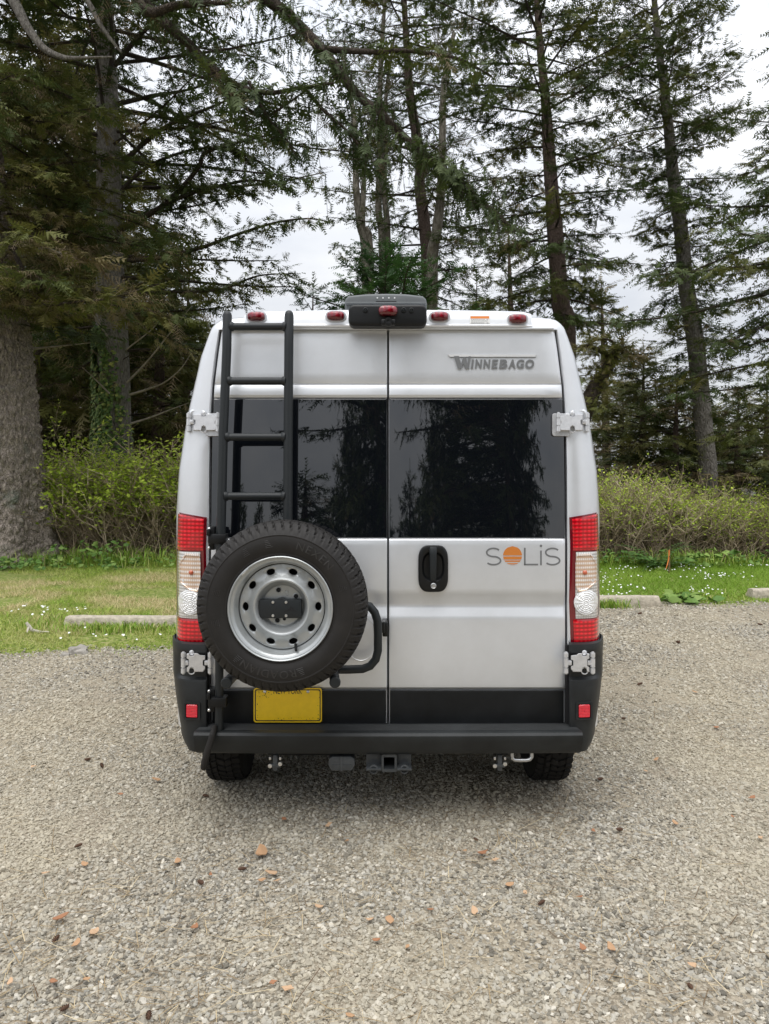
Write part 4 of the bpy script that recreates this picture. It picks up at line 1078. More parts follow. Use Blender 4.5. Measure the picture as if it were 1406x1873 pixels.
# loose crushed stones on the lot: geometry-nodes instances of a few faceted stones
def scatter_stones():
    pts, scl, rot = [], [], []
    def zone(y0, y1, dens, smin, smax):
        a = 1.12; b = 0.9
        area = (y1 - y0) * (a * (y0 + y1) + 2 * b) / 1.0 * 0.5 * 1.0
        n = int(dens * (y1 - y0) * (a * (y0 + y1) / 2 + b) )
        y = y0 + (y1 - y0) * nrg.random(n) ; w = (a * y + b) / 2
        x = (nrg.random(n) * 2 - 1) * w
        s = smin + (smax - smin) * nrg.random(n) ** 2.6
        keep = np.array([yy < edge_Y(xx) + 0.25 * r_ ** 2 for xx, yy, r_ in zip(x, y, nrg.random(n))])
        dust = np.array([mnoise.noise(Vector((a_ * .8, b_ * .8, 12))) + .45 * mnoise.noise(Vector((a_ * 3.1, b_ * 3.1, 4))) for a_, b_ in zip(x, y)]); keep &= (dust < .20) | (nrg.random(n) < .42)
        x, y, s = x[keep], y[keep], s[keep]; m_ = len(x)
        pts.append(np.stack([x, y, s * (0.10 + 0.25 * nrg.random(m_))], 1))
        scl.append(np.stack([s * (0.8 + .6 * nrg.random(m_)), s * (0.6 + .5 * nrg.random(m_)), s * (0.40 + .35 * nrg.random(m_))], 1))
        rot.append(np.stack([(nrg.random(m_) - .5) * 1.0, (nrg.random(m_) - .5) * 1.0, nrg.random(m_) * 6.28], 1))
    zone(1.7, 3.2, 12500, 0.0028, 0.0120)
    zone(3.2, 4.8, 8600, 0.0034, 0.0120)
    zone(4.8, 7.2, 3600, 0.0045, 0.0140)
    zone(7.2, 10.3, 2000, 0.006, 0.018)
    return np.concatenate(pts), np.concatenate(scl), np.concatenate(rot)
sp_, ss_, sr_ = scatter_stones()
me = bpy.data.meshes.new('gravel'); me.vertices.add(len(sp_)); me.vertices.foreach_set('co', sp_.astype(np.float32).ravel())
for nm, arr in (('scl', ss_), ('rot', sr_)):
    a = me.attributes.new(nm, 'FLOAT_VECTOR', 'POINT'); a.data.foreach_set('vector', arr.astype(np.float32).ravel())
me.update()
gravel = bpy.data.objects.new('gravel', me); COL.objects.link(gravel); me.materials.append(M['stone']); props(gravel, kind='stuff')
ng = bpy.data.node_groups.new('gravel', 'GeometryNodeTree')
ng.interface.new_socket('Geometry', in_out='INPUT', socket_type='NodeSocketGeometry'); ng.interface.new_socket('Geometry', in_out='OUTPUT', socket_type='NodeSocketGeometry')
N = ng.nodes.new; L = ng.links.new
gi, go = N('NodeGroupInput'), N('NodeGroupOutput')
gti = N('GeometryNodeGeometryToInstance')
for k in range(4):
    ic = N('GeometryNodeMeshIcoSphere'); ic.inputs['Radius'].default_value = 1.0; ic.inputs['Subdivisions'].default_value = 2 if k % 2 else 1
    spn = N('GeometryNodeSetPosition'); nt_ = N('ShaderNodeTexNoise'); nt_.inputs['Scale'].default_value = 0.9 + .2 * k; nt_.inputs['Detail'].default_value = 1
    pos = N('GeometryNodeInputPosition'); ad = N('ShaderNodeVectorMath'); ad.operation = 'ADD'; ad.inputs[1].default_value = (3.1 * k, 1.7 * k, 9.3 * k); L(pos.outputs[0], ad.inputs[0]); L(ad.outputs[0], nt_.inputs['Vector'])
    sub = N('ShaderNodeVectorMath'); sub.operation = 'SUBTRACT'; sub.inputs[1].default_value = (.5, .5, .5); L(nt_.outputs['Color'], sub.inputs[0])
    sc_ = N('ShaderNodeVectorMath'); sc_.operation = 'SCALE'; sc_.inputs['Scale'].default_value = 1.5; L(sub.outputs[0], sc_.inputs[0])
    L(ic.outputs['Mesh'], spn.inputs['Geometry']); L(sc_.outputs[0], spn.inputs['Offset'])
    sh = N('GeometryNodeSetShadeSmooth'); sh.inputs['Shade Smooth'].default_value = False; L(spn.outputs[0], sh.inputs[0])
    smn = N('GeometryNodeSetMaterial'); smn.inputs['Material'].default_value = M['stone']; L(sh.outputs[0], smn.inputs['Geometry']); L(smn.outputs[0], gti.inputs[0])
iop = N('GeometryNodeInstanceOnPoints'); iop.inputs['Pick Instance'].default_value = True
m2p = N('GeometryNodeMeshToPoints'); L(gi.outputs[0], m2p.inputs['Mesh']); L(m2p.outputs[0], iop.inputs['Points']); L(gti.outputs[0], iop.inputs['Instance'])
for nm, sock in (('scl', 'Scale'), ('rot', 'Rotation')):
    na = N('GeometryNodeInputNamedAttribute'); na.data_type = 'FLOAT_VECTOR'; na.inputs['Name'].default_value = nm
    if sock == 'Rotation':
        e2 = N('FunctionNodeEulerToRotation'); L(na.outputs[0], e2.inputs[0]); L(e2.outputs[0], iop.inputs[sock])
    else: L(na.outputs[0], iop.inputs[sock])
L(iop.outputs[0], go.inputs[0])
md = gravel.modifiers.new('gravel', 'NODES'); md.node_group = ng

# dry needles and straws lying between the stones
def litter(n):
    vs, fs, tt = [], [], []; r_ = random.Random(44)
    while len(fs) < n:
        y = 1.8 + 7.5 * r_.random() ** 1.4; x = (r_.random() * 2 - 1) * (y * .56 + .4)
        if mnoise.noise(Vector((x * .9, y * .9, 21))) < r_.uniform(-.45, .25): continue
        a = r_.uniform(0, PI); l = r_.uniform(.012, .05) * (1 if r_.random() < .93 else 2.2); w = r_.uniform(.0007, .0016); z = r_.uniform(.012, .019); dx, dy = math.cos(a) * l, math.sin(a) * l; nx, ny = -math.sin(a) * w, math.cos(a) * w; tl = r_.uniform(-.004, .004)
        b = len(vs); vs += [(x - dx - nx, y - dy - ny, z - tl), (x - dx + nx, y - dy + ny, z - tl), (x + dx + nx, y + dy + ny, z + tl), (x + dx - nx, y + dy - ny, z + tl)]; fs.append((b, b + 1, b + 2, b + 3)); tt += [r_.random()] * 4
    return props(fastmesh('needle_litter', vs, fs, tint_mat('dry_litter', [(0, (.09, .055, .03)), (.5, (.30, .22, .12)), (1, (.55, .46, .30))], rough=.9), None, (0, 0, 0), tt), kind='stuff')
litter(5200)

# grass ---------------------------------------------------------------------
def grass_field(name, n, xr, yr, hmin, hmax, tint_fn, keep_fn=None, wid=0.0045, name_kind='stuff'):
    x = xr[0] + (xr[1] - xr[0]) * nrg.random(n); y = yr[0] + (yr[1] - yr[0]) * nrg.random(n)
    e = np.array([edge_Y(a) for a in x]); d = y - e
    f = nrg.random(n)
    k = (d > -0.25) & (f < np.clip(0.10 + (d + .25) * 1.6, 0, 1))
    if keep_fn is not None: k &= keep_fn(x, y)
    x, y, d = x[k], y[k], d[k]; n = len(x)
    z = np.array([ground_z(a, b) for a, b in zip(x, y)])
    hh = (hmin + (hmax - hmin) * nrg.random(n) ** 1.8) * np.clip(0.45 + d * .8, .4, 1)
    a = nrg.random(n) * 2 * PI; lean = 0.5 + 1.2 * nrg.random(n); b = nrg.random(n) * PI
    wx, wy = np.cos(b) * wid, np.sin(b) * wid
    p0 = np.stack([x - wx, y - wy, z], 1); p1 = np.stack([x + wx, y + wy, z], 1)
    p2 = np.stack([x + np.cos(a) * lean * hh, y + np.sin(a) * lean * hh, z + hh], 1)
    Vt = np.stack([p0, p1, p2], 1).reshape(-1, 3); Fc = np.arange(3 * n).reshape(-1, 3)
    t = tint_fn(x, y, n)
    return props(fastmesh(name, Vt, Fc, M['grass'], None, (0, 0, 0), np.repeat(t, 3)), kind='stuff')
def patchy(x, y, s, o):
    return np.array([mnoise.noise(Vector((a * s, b * s, o))) for a, b in zip(x, y)])
def t_left(x, y, n):
    q = patchy(x, y, .8, 4) + .5 * patchy(x, y, 3.1, 14); base = 0.50 + .22 * nrg.random(n) + .30 * q
    dry = np.clip((y - 8.3) / 1.0, 0, 1) * np.clip((12.5 - y) / 1.5, 0, 1)
    return np.clip(base + dry * (.34 + .55 * q), 0, 1)
def t_right(x, y, n): return np.clip(0.28 + .22 * nrg.random(n) + .18 * patchy(x, y, .8, 9), 0, 1)
def bare(x, y): return patchy(x, y, .9, 31) > -0.34 * np.clip((9.5 - y), .4, 1)
grass_field('grass', 150000, (-9.5, -1.2), (6.6, 14.8), 0.02, 0.075, t_left, bare)
grass_field('grass', 120000, (1.2, 9.5), (9.2, 14.2), 0.02, 0.085, t_right)
# daisies
def daisies(n, xr, yr, cl):
    mb = MB(); r_ = random.Random(int(n))
    while n > 0:
        x, y = r_.uniform(*xr), r_.uniform(*yr)
        if y < edge_Y(x) + .3 or mnoise.noise(Vector((x * 1.1, y * 1.4, 5))) < cl: continue
        z = ground_z(x, y) + r_.uniform(.035, .075); s = r_.uniform(.009, .014); tl = Vector((r_.uniform(-.4, .4), -.5 + r_.uniform(-.4, .4), 1)).normalized()
        u = tl.cross(Vector((1, 0, 0))).normalized(); w = tl.cross(u)
        mb.add([Vector((x, y, z)) + (u * math.cos(a) + w * math.sin(a)) * s for a in [PI / 3 * i for i in range(6)]], [tuple(range(6))]); n -= 1
    return props(mb.build('daisies', M['daisy'], None, angle=None, recalc=False, origin=(0, 0, 0)), kind='stuff')
daisies(430, (1.6, 8), (10.0, 13.2), 0.02)
daisies(48, (-5.2, -2.2), (7.3, 9.2), 0.15)

# wheel stops -------------------------------------------------------------------
def wheel_stop(x0, x1, y, label, rot=0.0):
    ln = x1 - x0; mb = MB(); bm = bmesh.new()
    nX = 22; rows = []
    for i in range(nX + 1):
        x = -ln / 2 + ln * i / nX; row = []
        for (dy, z) in ((-.085, -.02), (-.085, .02), (-.075, .085), (-.062, .108), (-.04, .116), (.04, .116), (.062, .108), (.075, .085), (.085, .02), (.085, -.02)):
            k = 0.006 * mnoise.noise(Vector((x * 9, dy * 20 + x0, z * 20)))
            e = 0.02 if i in (0, nX) and z > .08 else 0
            row.append((x + (e if i == 0 else -e), dy + k, z + k))
        rows.append(row)
    mb.grid(rows); mb.f.append(tuple(range(10))); mb.f.append(tuple(len(mb.v) - 10 + i for i in range(10)))
    o = mb.build('wheel_stop', M['concrete'], None, angle=40, origin=(0, 0, 0))
    o.location = ((x0 + x1) / 2, y, 0.012); o.rotation_euler.z = rot
    return props(o, label, 'wheel stop', 'concrete wheel stops along the lot edge')
wheel_stop(U(114, 8.22), U(114, 8.22) + 1.83, 8.3, 'long concrete wheel stop lying in grass left of the van', R(-0.5))
wheel_stop(U(1210, 9.55) - 1.83, U(1210, 9.55), 9.62, 'concrete wheel stop just right of the van beside its tail lamp', R(1.5))
wheel_stop(U(1374, 10.15), U(1374, 10.15) + 1.83, 10.25, 'concrete wheel stop farthest right, cut by the edge of the photo', R(2))

# ================================================================== trees
def make_spray(seed, n=9, wid=0.046, spread=0.42, droop=0.25):
    """one needle spray: a unit-long axis with side shoots, all thin triangles, in the xy plane"""
    r_ = random.Random(seed); vs, fs = [], []
    def shoot(p, d, l, w):
        nx, ny = -d[1], d[0]; b = len(vs); z1 = -droop * l * (0.4 + r_.random())
        vs.extend([(p[0] - nx * w, p[1] - ny * w, p[2]), (p[0] + nx * w, p[1] + ny * w, p[2]), (p[0] + d[0] * l, p[1] + d[1] * l, p[2] + z1)]); fs.append((b, b + 1, b + 2))
    shoot((0, 0, 0), (1, 0), 1.0, wid * .8)
    for i in range(n):
        t = 0.05 + 0.88 * i / (n - 1); l = spread * (1 - 0.65 * t) * r_.uniform(.6, 1.15)
        for s in (-1, 1):
            a = R(r_.uniform(38, 68)); shoot((t, 0, r_.uniform(-.03, .03)), (math.cos(a), s * math.sin(a)), l, wid * r_.uniform(.7, 1.2))
    return np.array(vs, np.float32), np.array(fs, np.int32)
SPR = [make_spray(i, n=6, wid=.058, spread=.46) for i in range(6)]
SPR_DEAD = [make_spray(20 + i, n=7, wid=0.016, spread=0.55, droop=.5) for i in range(3)]
SPR_HANG = [make_spray(40 + i, n=7, wid=0.042, spread=0.27, droop=.1) for i in range(3)]

class Tree:
    def __init__(s, seed):
        s.r = random.Random(seed); s.sp = []; s.st = []
    def stick(s, a, b, r0, r1): s.st.append((tuple(a), tuple(b), r0, r1))
    def spray(s, p, d, size, tint, kind=0): s.sp.append((tuple(p), tuple(d), size, tint, kind))
    def foliage(s, pts, side, size=0.42, t0=0.2, tint=(0.15, 0.6), dead=0.1, step=0.24, hang=0.25, dens=1.0, up=Vector((0, 0, 1)), taper=0.8):
        """side branchlets with sprays along a limb given by its points"""
        r = s.r; pts = [Vector(p) for p in pts]; step *= .60
        seg = [(pts[i + 1] - pts[i]).length for i in range(len(pts) - 1)]; tot = sum(seg)
        base_t = r.uniform(*tint); d = t0 * tot + r.uniform(0, step); sg = 1
        while d < tot:
            q = d; i = 0
            while i < len(seg) - 1 and q > seg[i]: q -= seg[i]; i += 1
            p = pts[i].lerp(pts[i + 1], min(1, q / max(seg[i], 1e-6))); t = (pts[i + 1] - pts[i]).normalized(); f = d / tot
            sg = -sg
            sv = t.cross(up); sv = sv.normalized() if sv.length > .1 else Vector((1, 0, 0))
            cl = mnoise.noise(Vector((d * 1.5 + base_t * 60, sg * 3.0, base_t * 17)))            # clumps and gaps along the limb
            ln = side * (1 - f * taper) * r.uniform(.55, 1.1) * min(1.0, .45 + 2 * (f - t0 + .1)) * (.8 + 1.1 * cl)
            an = R(r.uniform(40, 75)); dr = (t * math.cos(an) + sv * sg * math.sin(an) + Vector((0, 0, r.uniform(-hang * .7, hang * .4)))).normalized()
            if r.random() < dens and ln > 0.10:
                isd = r.random() < dead * (1.5 - f)
                e = p + dr * ln * .6; e2 = e + (dr + Vector((0, 0, -hang * r.uniform(-.2, .7)))).normalized() * ln * .4
                s.stick(p, e, 0.007 + .004 * ln, 0.003)
                tn = min(1, max(0, base_t + r.uniform(-.12, .12)))
                m = max(2, int(ln / (size * .33)))
                for k in range(m + 1):
                    g = (k + .5 * r.random()) / m; pp = p.lerp(e, g / .6) if g < .6 else e.lerp(e2, min(1, (g - .6) / .4))
                    pp = pp + Vector((r.gauss(0, .05), r.gauss(0, .05), r.gauss(.01, .06)))
                    w = (k % 2) * 2 - 1; a2 = R(r.uniform(10, 60)) * w * (g < .95)
                    dd = (dr * math.cos(a2) + t * math.sin(a2) + Vector((r.gauss(0, .25), r.gauss(0, .25), r.gauss(-hang * .45, .32)))).normalized()
                    s.spray(pp, dd, size * r.uniform(.65, 1.25), (r.uniform(.88, 1) if isd else tn), 1 if isd else 0)
            d += step * r.uniform(.6, 1.3)
        s.spray(pts[-1] - (pts[-1] - pts[-2]).normalized() * size * .3, (pts[-1] - pts[-2]).normalized(), size, base_t)
    def hanging(s, pts, t0=0.2, ln=(.3, .9), step=0.13, tint=(0.0, .35), size=.38):
        """pendulous branchlets dropping from a limb"""
        r = s.r; pts = [Vector(p) for p in pts]; n = len(pts)
        tot = sum((pts[i + 1] - pts[i]).length for i in range(n - 1)); d = t0 * tot
        while d < tot:
            q = d; i = 0
            while i < n - 2 and q > (pts[i + 1] - pts[i]).length: q -= (pts[i + 1] - pts[i]).length; i += 1
            p = pts[i].lerp(pts[i + 1], q / max(1e-6, (pts[i + 1] - pts[i]).length)); l = r.uniform(*ln)
            off = Vector((r.uniform(-.4, .4), r.uniform(-.6, .6), r.uniform(-.05, .15)))
            p2 = p + off; s.stick(p, p2, .008, .006); e = p2 + Vector((r.uniform(-.12, .12), r.uniform(-.12, .12), -l)); s.stick(p2, e, .005, .003)
            m = max(1, int(l / .16)); tn = r.uniform(*tint)
            for k in range(m):
                pp = p2.lerp(e, k / m); s.spray(pp, Vector((r.uniform(-.5, .5), r.uniform(-.5, .5), -1)).normalized(), size * r.uniform(.7, 1.1), tn + r.uniform(-.05, .1), 2)
            d += step * r.uniform(.5, 1.5)
    def build_crown(s, parent, m='needle', bark='branch', name='crown'):
        if s.sp:
            VV, FF, TT = [], [], []; off = 0
            kinds = {0: SPR, 1: SPR_DEAD, 2: SPR_HANG}
            idx = np.arange(len(s.sp)); kk = np.array([q[4] for q in s.sp])
            pos = np.array([q[0] for q in s.sp], np.float32); dr = np.array([q[1] for q in s.sp], np.float32); sz = np.array([q[2] for q in s.sp], np.float32); tt = np.array([q[3] for q in s.sp], np.float32)
            for kd, tpl in kinds.items():
                for j, (tv, tf) in enumerate(tpl):
                    sel = idx[(kk == kd) & (idx % len(tpl) == j)]
                    if not len(sel): continue
                    d = dr[sel]; upv = np.tile(np.array([[0, 0, 1.]], np.float32), (len(sel), 1)) + nrg.normal(0, .35, (len(sel), 3)).astype(np.float32)
                    sd_ = np.cross(upv, d); sd_ /= np.linalg.norm(sd_, axis=1, keepdims=True) + 1e-6; nn = np.cross(d, sd_)
                    W = tv[None, :, 0:1] * d[:, None] + tv[None, :, 1:2] * sd_[:, None] + tv[None, :, 2:3] * nn[:, None]
                    W = pos[sel][:, None] + W * sz[sel][:, None, None]
                    VV.append(W.reshape(-1, 3)); k = len(tv)
                    FF.append((tf[None] + (np.arange(len(sel)) * k)[:, None, None]).reshape(-1, 3) + off); off += k * len(sel)
                    TT.append(np.repeat(np.clip(tt[sel], 0, 1), k))
            Vt = np.concatenate(VV); c = Vt.mean(0)
            o = fastmesh(name, Vt, np.concatenate(FF), M[m], parent, tuple(float(q) for q in c), np.concatenate(TT)); o['kind'] = 'stuff'
        if s.st:
            a = np.array([q[0] for q in s.st], np.float32); b = np.array([q[1] for q in s.st], np.float32); ra = np.array([q[2] for q in s.st], np.float32); rb = np.array([q[3] for q in s.st], np.float32)
            t = b - a; t /= np.linalg.norm(t, axis=1, keepdims=True) + 1e-6
            u = np.cross(t, np.array([0.31, 0.17, .93], np.float32)); u /= np.linalg.norm(u, axis=1, keepdims=True) + 1e-6; w = np.cross(t, u)
            ring = []
            for p, rr_ in ((a, ra), (b, rb)):
                for k in range(3):
                    an = 2 * PI * k / 3; ring.append(p + (u * math.cos(an) + w * math.sin(an)) * rr_[:, None])
            Vt = np.stack(ring, 1).reshape(-1, 3); n = len(a); base = (np.arange(n) * 6)[:, None]
            Fc = np.concatenate([base + np.array([[k, (k + 1) % 3, 3 + (k + 1) % 3, 3 + k]]) for k in range(3)])
            o = fastmesh('twigs', Vt, Fc, M[bark], parent, tuple(float(q) for q in Vt.mean(0))); o['kind'] = 'stuff'

def smooth_path(pts, n=5):
    """Catmull-Rom through the points"""
    P_ = [Vector(p) for p in pts]; P_ = [P_[0] * 2 - P_[1]] + P_ + [P_[-1] * 2 - P_[-2]]; out = []
    for i in range(1, len(P_) - 2):
        for k in range(n):
            t = k / n; a, b, c, d = P_[i - 1:i + 3]
            out.append(0.5 * ((2 * b) + (c - a) * t + (2 * a - 5 * b + 4 * c - d) * t * t + (3 * b - a - 3 * c + d) * t ** 3))
    out.append(P_[-2]); return out
def trunk_mesh(pts, rad, m, parent, n=14, rough=0.06, per=4, name='trunk', seed=0, detail=1.0):
    sp = smooth_path(pts, per); k = np.linspace(0, len(rad) - 1, len(sp)); rr_ = np.interp(k, range(len(rad)), rad)
    mb = MB(); mb.tube(sp, list(rr_), n=n)
    out = []
    for i, p in enumerate(mb.v):
        ri = min(i // n, len(sp) - 1); c = sp[ri]; d = Vector(p) - c
        q = mnoise.noise(Vector((p[0] * 2.2 * detail, p[1] * 2.2 * detail, p[2] * 1.1 * detail + seed))) + .5 * mnoise.noise(Vector((p[0] * 7 * detail, p[1] * 7 * detail, p[2] * 3.5 * detail)))
        out.append(tuple(c + d * (1 + rough * q)))
    mb.v = out
    return mb.build(name, M[m], parent, angle=60)
def on_path(sp, z):
    for i in range(len(sp) - 1):
        if sp[i].z <= z <= sp[i + 1].z: return sp[i].lerp(sp[i + 1], (z - sp[i].z) / max(1e-6, sp[i + 1].z - sp[i].z))
    return sp[-1] if z > sp[-1].z else sp[0]

def spruce(name, label, trunk, rad, bark='bark_red', zb=3.0, zt=None, dz=0.30, lmax=3.0, shape='cone', e0=(-6, 24), bend=0.25, side=0.9, size=0.42, tint=(.15, .6), dead=.1, seed=1, group=None, needle='needle', hang=.25, dens=1.0, step=.24, azr=None, cat='tree', stubs=0, tn=14, up_len=None, nobranch=None):
    T = Tree(seed); r = T.r
    sp = smooth_path(trunk, 6); base = Vector(trunk[0])
    e = empty(name, base, label, cat, group)
    trunk_mesh(trunk, rad, bark, e, seed=seed, n=tn)
    ztop = sp[-1].z; zt = zt or ztop; z = zb; az = r.uniform(0, 6)
    bm = MB()
    while z < zt:
        f = (z - zb) / max(.1, ztop - zb); az += 2.4 + r.uniform(-.5, .5)
        a = az if azr is None else R(r.uniform(*azr))
        if shape == 'cone': L_ = lmax * (1 - f) ** .75 * r.uniform(.65, 1.1) + .25
        elif shape == 'bulb': L_ = lmax * (.55 + .9 * f if f < .5 else 2.0 * (1 - f) ** .8) * r.uniform(.55, 1.15) + .2
        else: L_ = lmax * (.75 + .5 * math.sin(f * 3)) * (1 - f ** 4) * r.uniform(.5, 1.15) + .2
        if up_len: L_ *= up_len(z)
        p = on_path(sp, z); el = R(e0[0] + (e0[1] - e0[0]) * f + r.uniform(-10, 10)); d = Vector((math.cos(a) * math.cos(el), math.sin(a) * math.cos(el), math.sin(el)))
        pts = [p]; n = 5; cur = d.copy(); b_ = r.uniform(-.3, 1) * bend
        for i in range(n):
            cur = (cur + Vector((r.uniform(-.12, .12), r.uniform(-.12, .12), (b_ if i > 2 else -.05) / 2))).normalized(); pts.append(pts[-1] + cur * L_ / n)
        r0 = .010 + .009 * L_
        bm.tube(pts, [r0 * (1 - .8 * i / n) for i in range(n + 1)], n=4, cap=False)
        T.foliage(pts, side * min(1, .3 + L_ / 3), size=size, t0=.12 if L_ < 2 else .22, tint=tint, dead=dead, hang=hang, dens=dens, step=step)
        z += dz * r.uniform(.5, 1.5)
    for k in range(stubs):
        z = r.uniform(base.z + 1.0, zb + 2); p = on_path(sp, z); a = r.uniform(0, 2 * PI); l = r.uniform(.5, 2.2); q = p
        for i in range(4):
            q2 = q + Vector((math.cos(a) * l / 4, math.sin(a) * l / 4, r.uniform(-.08, .10) * l)); T.stick(q, q2, .018 * (1 - i / 5), .018 * (1 - (i + 1) / 5)); q = q2
            if i > 0: T.spray(q, Vector((math.cos(a + r.uniform(-.7, .7)), math.sin(a), r.uniform(-.2, .4))).normalized(), r.uniform(.3, .6), r.uniform(.9, 1), 1)
    # leader
    T.spray(sp[-1], Vector((0, 0, 1)), size * 1.2, tint[1])
    bm.build('branches', M['branch'], e, angle=60)['kind'] = 'stuff'
    T.build_crown(e, needle)
    return e

def limb(tree_e, pts, r0, r1, name='limb', m='branch', n=10):
    sp = smooth_path(pts, 5); k = len(sp)
    mb = MB(); mb.tube(sp, [r0 + (r1 - r0) * i / (k - 1) for i in range(k)], n=n); mb.build(name, M[m], tree_e, angle=60); return sp

# T1: the massive trunk at the left edge with its long limbs overhead
def build_big_tree():
    Y = 14.0
    tk = [(U(14, Y), Y, -.05), (U(15, Y), Y, V(1000, Y)), (U(16, Y), Y, V(900, Y)), (U(8, Y), Y, V(700, Y)), (U(-18, Y), Y, V(500, Y)), (U(-45, Y), Y, V(280, Y)), (U(-70, Y), Y, V(0, Y)), (U(-85, Y), Y, 15), (U(-90, Y), Y, 21)]
    rad = [1.02, .84, .62, .50, .46, .42, .36, .26, .06]
    e = empty('spruce_tree', tk[0], 'massive spruce with thick scaly grey trunk cut by the left photo edge', 'tree')
    sp = smooth_path(tk[:7], 34); k = np.linspace(0, 6, len(sp)); rr_ = np.interp(k, range(7), rad[:7]); n = 150
    mb = MB(); mb.tube(sp, list(rr_), n=n); out = []
    for i, p in enumerate(mb.v):
        ri = min(i // n, len(sp) - 1); c = sp[ri]; d = Vector(p) - c; a = math.atan2(d.y, d.x)
        fl = sm(2.2, 0, p[2]); q = .05 * mnoise.noise(Vector((math.cos(a) * 1.6, math.sin(a) * 1.6, p[2] * .5))) + fl * .11 * math.sin(a * 5 + 1.2) 
        u = Vector((math.cos(a) * 6.5, math.sin(a) * 6.5, p[2] * 5.5)); vd = mnoise.voronoi(u)[0]; pl = min(.5, vd[1] - vd[0]) * .15
        q += pl - .035 + .02 * mnoise.noise(u * 2.3)
        out.append(tuple(c + d.normalized() * (d.length + q)))
    mb.v = out; mb.build('trunk', M['bark'], e, angle=70)
    mb = MB(); mb.tube([Vector(q) for q in tk[6:]], rad[6:], n=14, cap=False); mb.build('upper_trunk', M['bark'], e, angle=60)
    T = Tree(101)
    def at(pl): return [Vector(P(*q)) for q in pl]
    top = Vector((U(-80, Y), Y, 13.6))
    # the long limb crossing the top of the picture
    L1 = limb(e, [top, (-4.6, 13.3, 11.6)] + at([(490, 0, 12.6), (540, 40, 12.5), (600, 105, 12.3), (650, 170, 12.2), (690, 203, 12.0), (740, 250, 11.9), (775, 280, 11.8), (830, 325, 11.7), (885, 375, 11.6)]), .12, .022)
    T.hanging(L1, .52, (.15, .8), .05, (0.05, .45), .30); T.foliage(L1, 1.2, .32, .45, (.05, .5), .05, .20, .4)
    S1 = limb(e, at([(598, 90, 12.3), (640, 93, 12.2), (690, 95, 12.0), (740, 93, 11.9), (800, 100, 11.8), (850, 112, 11.7), (900, 140, 11.6)]), .055, .012); T.foliage(S1, 1.0, .32, .3, (.25, .6), .05, .14, .4)
    L2 = limb(e, [(top.x, top.y - .2, 12.9), (-5.6, 13.0, 11.6)] + at([(255, -6, 12.5), (300, 40, 12.4), (345, 80, 12.3), (390, 125, 12.2), (430, 155, 12.1), (490, 170, 12.0), (550, 160, 11.9), (610, 152, 11.8)]), .11, .018)
    T.hanging(L2, .5, (.15, .6), .08, (0.05, .45), .28); T.foliage(L2, 1.0, .30, .40, (.1, .45), .1, .17, .5)
    S2 = limb(e, at([(345, 85, 12.3), (400, 150, 12.2), (440, 190, 12.2), (480, 213, 12.1), (510, 200, 12.0), (560, 165, 11.9)]), .05, .012); T.foliage(S2, 1.1, .31, .2, (.1, .4), .05, .16, .5)
    S3 = limb(e, at([(560, 165, 12.0), (590, 200, 12.0), (630, 235, 12.0), (660, 270, 12.0), (700, 320, 12.0)]), .035, .01); T.hanging(S3, .1, (.3, 1.0), .08, (.05, .4), .28); T.foliage(S3, 1.0, .31, .1, (.0, .35), .05, .16, .5)
    S4 = limb(e, at([(455, 150, 12.1), (490, 215, 12.0), (520, 250, 12.0), (545, 290, 12.0)]), .03, .01); T.hanging(S4, .1, (.3, .8), .09, (.05, .4), .28); T.foliage(S4, 1.1, .31, .1, (.0, .35), .05, .16, .6)
    S5 = limb(e, at([(860, 350, 11.7), (900, 385, 11.5), (940, 420, 11.4), (975, 430, 11.3)]), .03, .01); T.hanging(S5, 0, (.15, .6), .05, (.0, .4), .28); T.foliage(L1[-14:], .9, .28, .05, (.0, .4), .03, .10, .4); T.foliage(S5, .7, .26, .1, (.05, .35), .05, .15, .4)
    L0 = limb(e, [(top.x, top.y, 12.3), (-4.4, 12.6, 11.1)] + at([(255, 8, 12.0), (330, 8, 11.9), (420, 5, 11.8)]), .13, .03); T.foliage(L0, 1.2, .42, .2, (.05, .5), .1, .16, .4)
    # grey mossy dead limbs at top left
    D1 = limb(e, at([(-45, -120, 13.2), (25, 2, 12.6), (50, 50, 12.4), (80, 88, 12.3), (112, 104, 12.2), (140, 106, 12.1), (205, 104, 12.0)]), .10, .014, m='bark_grey', n=8)
    D2 = limb(e, at([(90, -80, 12.8), (158, 0, 12.4), (180, 40, 12.3), (205, 75, 12.2), (222, 96, 12.1)]), .06, .015, m='bark_grey', n=8)
    # low brushy limbs on the right side of the trunk
    for j in range(64):
        r = T.r; py = r.uniform(120, 560) ; z = V(py, Y); a = R(r.uniform(-105, 40)); l = r.uniform(1.0, 3.9)
        c = on_path(sp, z); q = [c]; cur = Vector((math.cos(a), math.sin(a), r.uniform(-.25, .25)))
        for i in range(5): cur = (cur + Vector((r.uniform(-.2, .2), r.uniform(-.2, .2), -.06 + r.uniform(-.12, .12)))).normalized(); q.append(q[-1] + cur * l / 5)
        for i in range(5): T.stick(q[i], q[i + 1], .03 * (1 - i / 6), .03 * (1 - (i + 1) / 6))
        T.foliage(q, 1.0, .31, .25, (.42, .84), .32, .19, .30)
    B = limb(e, at([(18, 440, 13.2), (32, 475, 13.0), (42, 500, 12.9), (42, 540, 12.9), (52, 562, 12.8), (120, 555, 12.6), (200, 545, 12.4), (290, 520, 12.2)]), .05, .012, n=7); T.foliage(B, 1.0, .4, .45, (.5, .8), .5, .15, .3)
    B2 = limb(e, at([(40, 470, 13.0), (80, 455, 12.8), (130, 470, 12.6), (165, 475, 12.5)]), .03, .008, m='bark_grey', n=6); T.foliage(B2, .9, .45, .2, (.7, .9), .9, .09, .2)
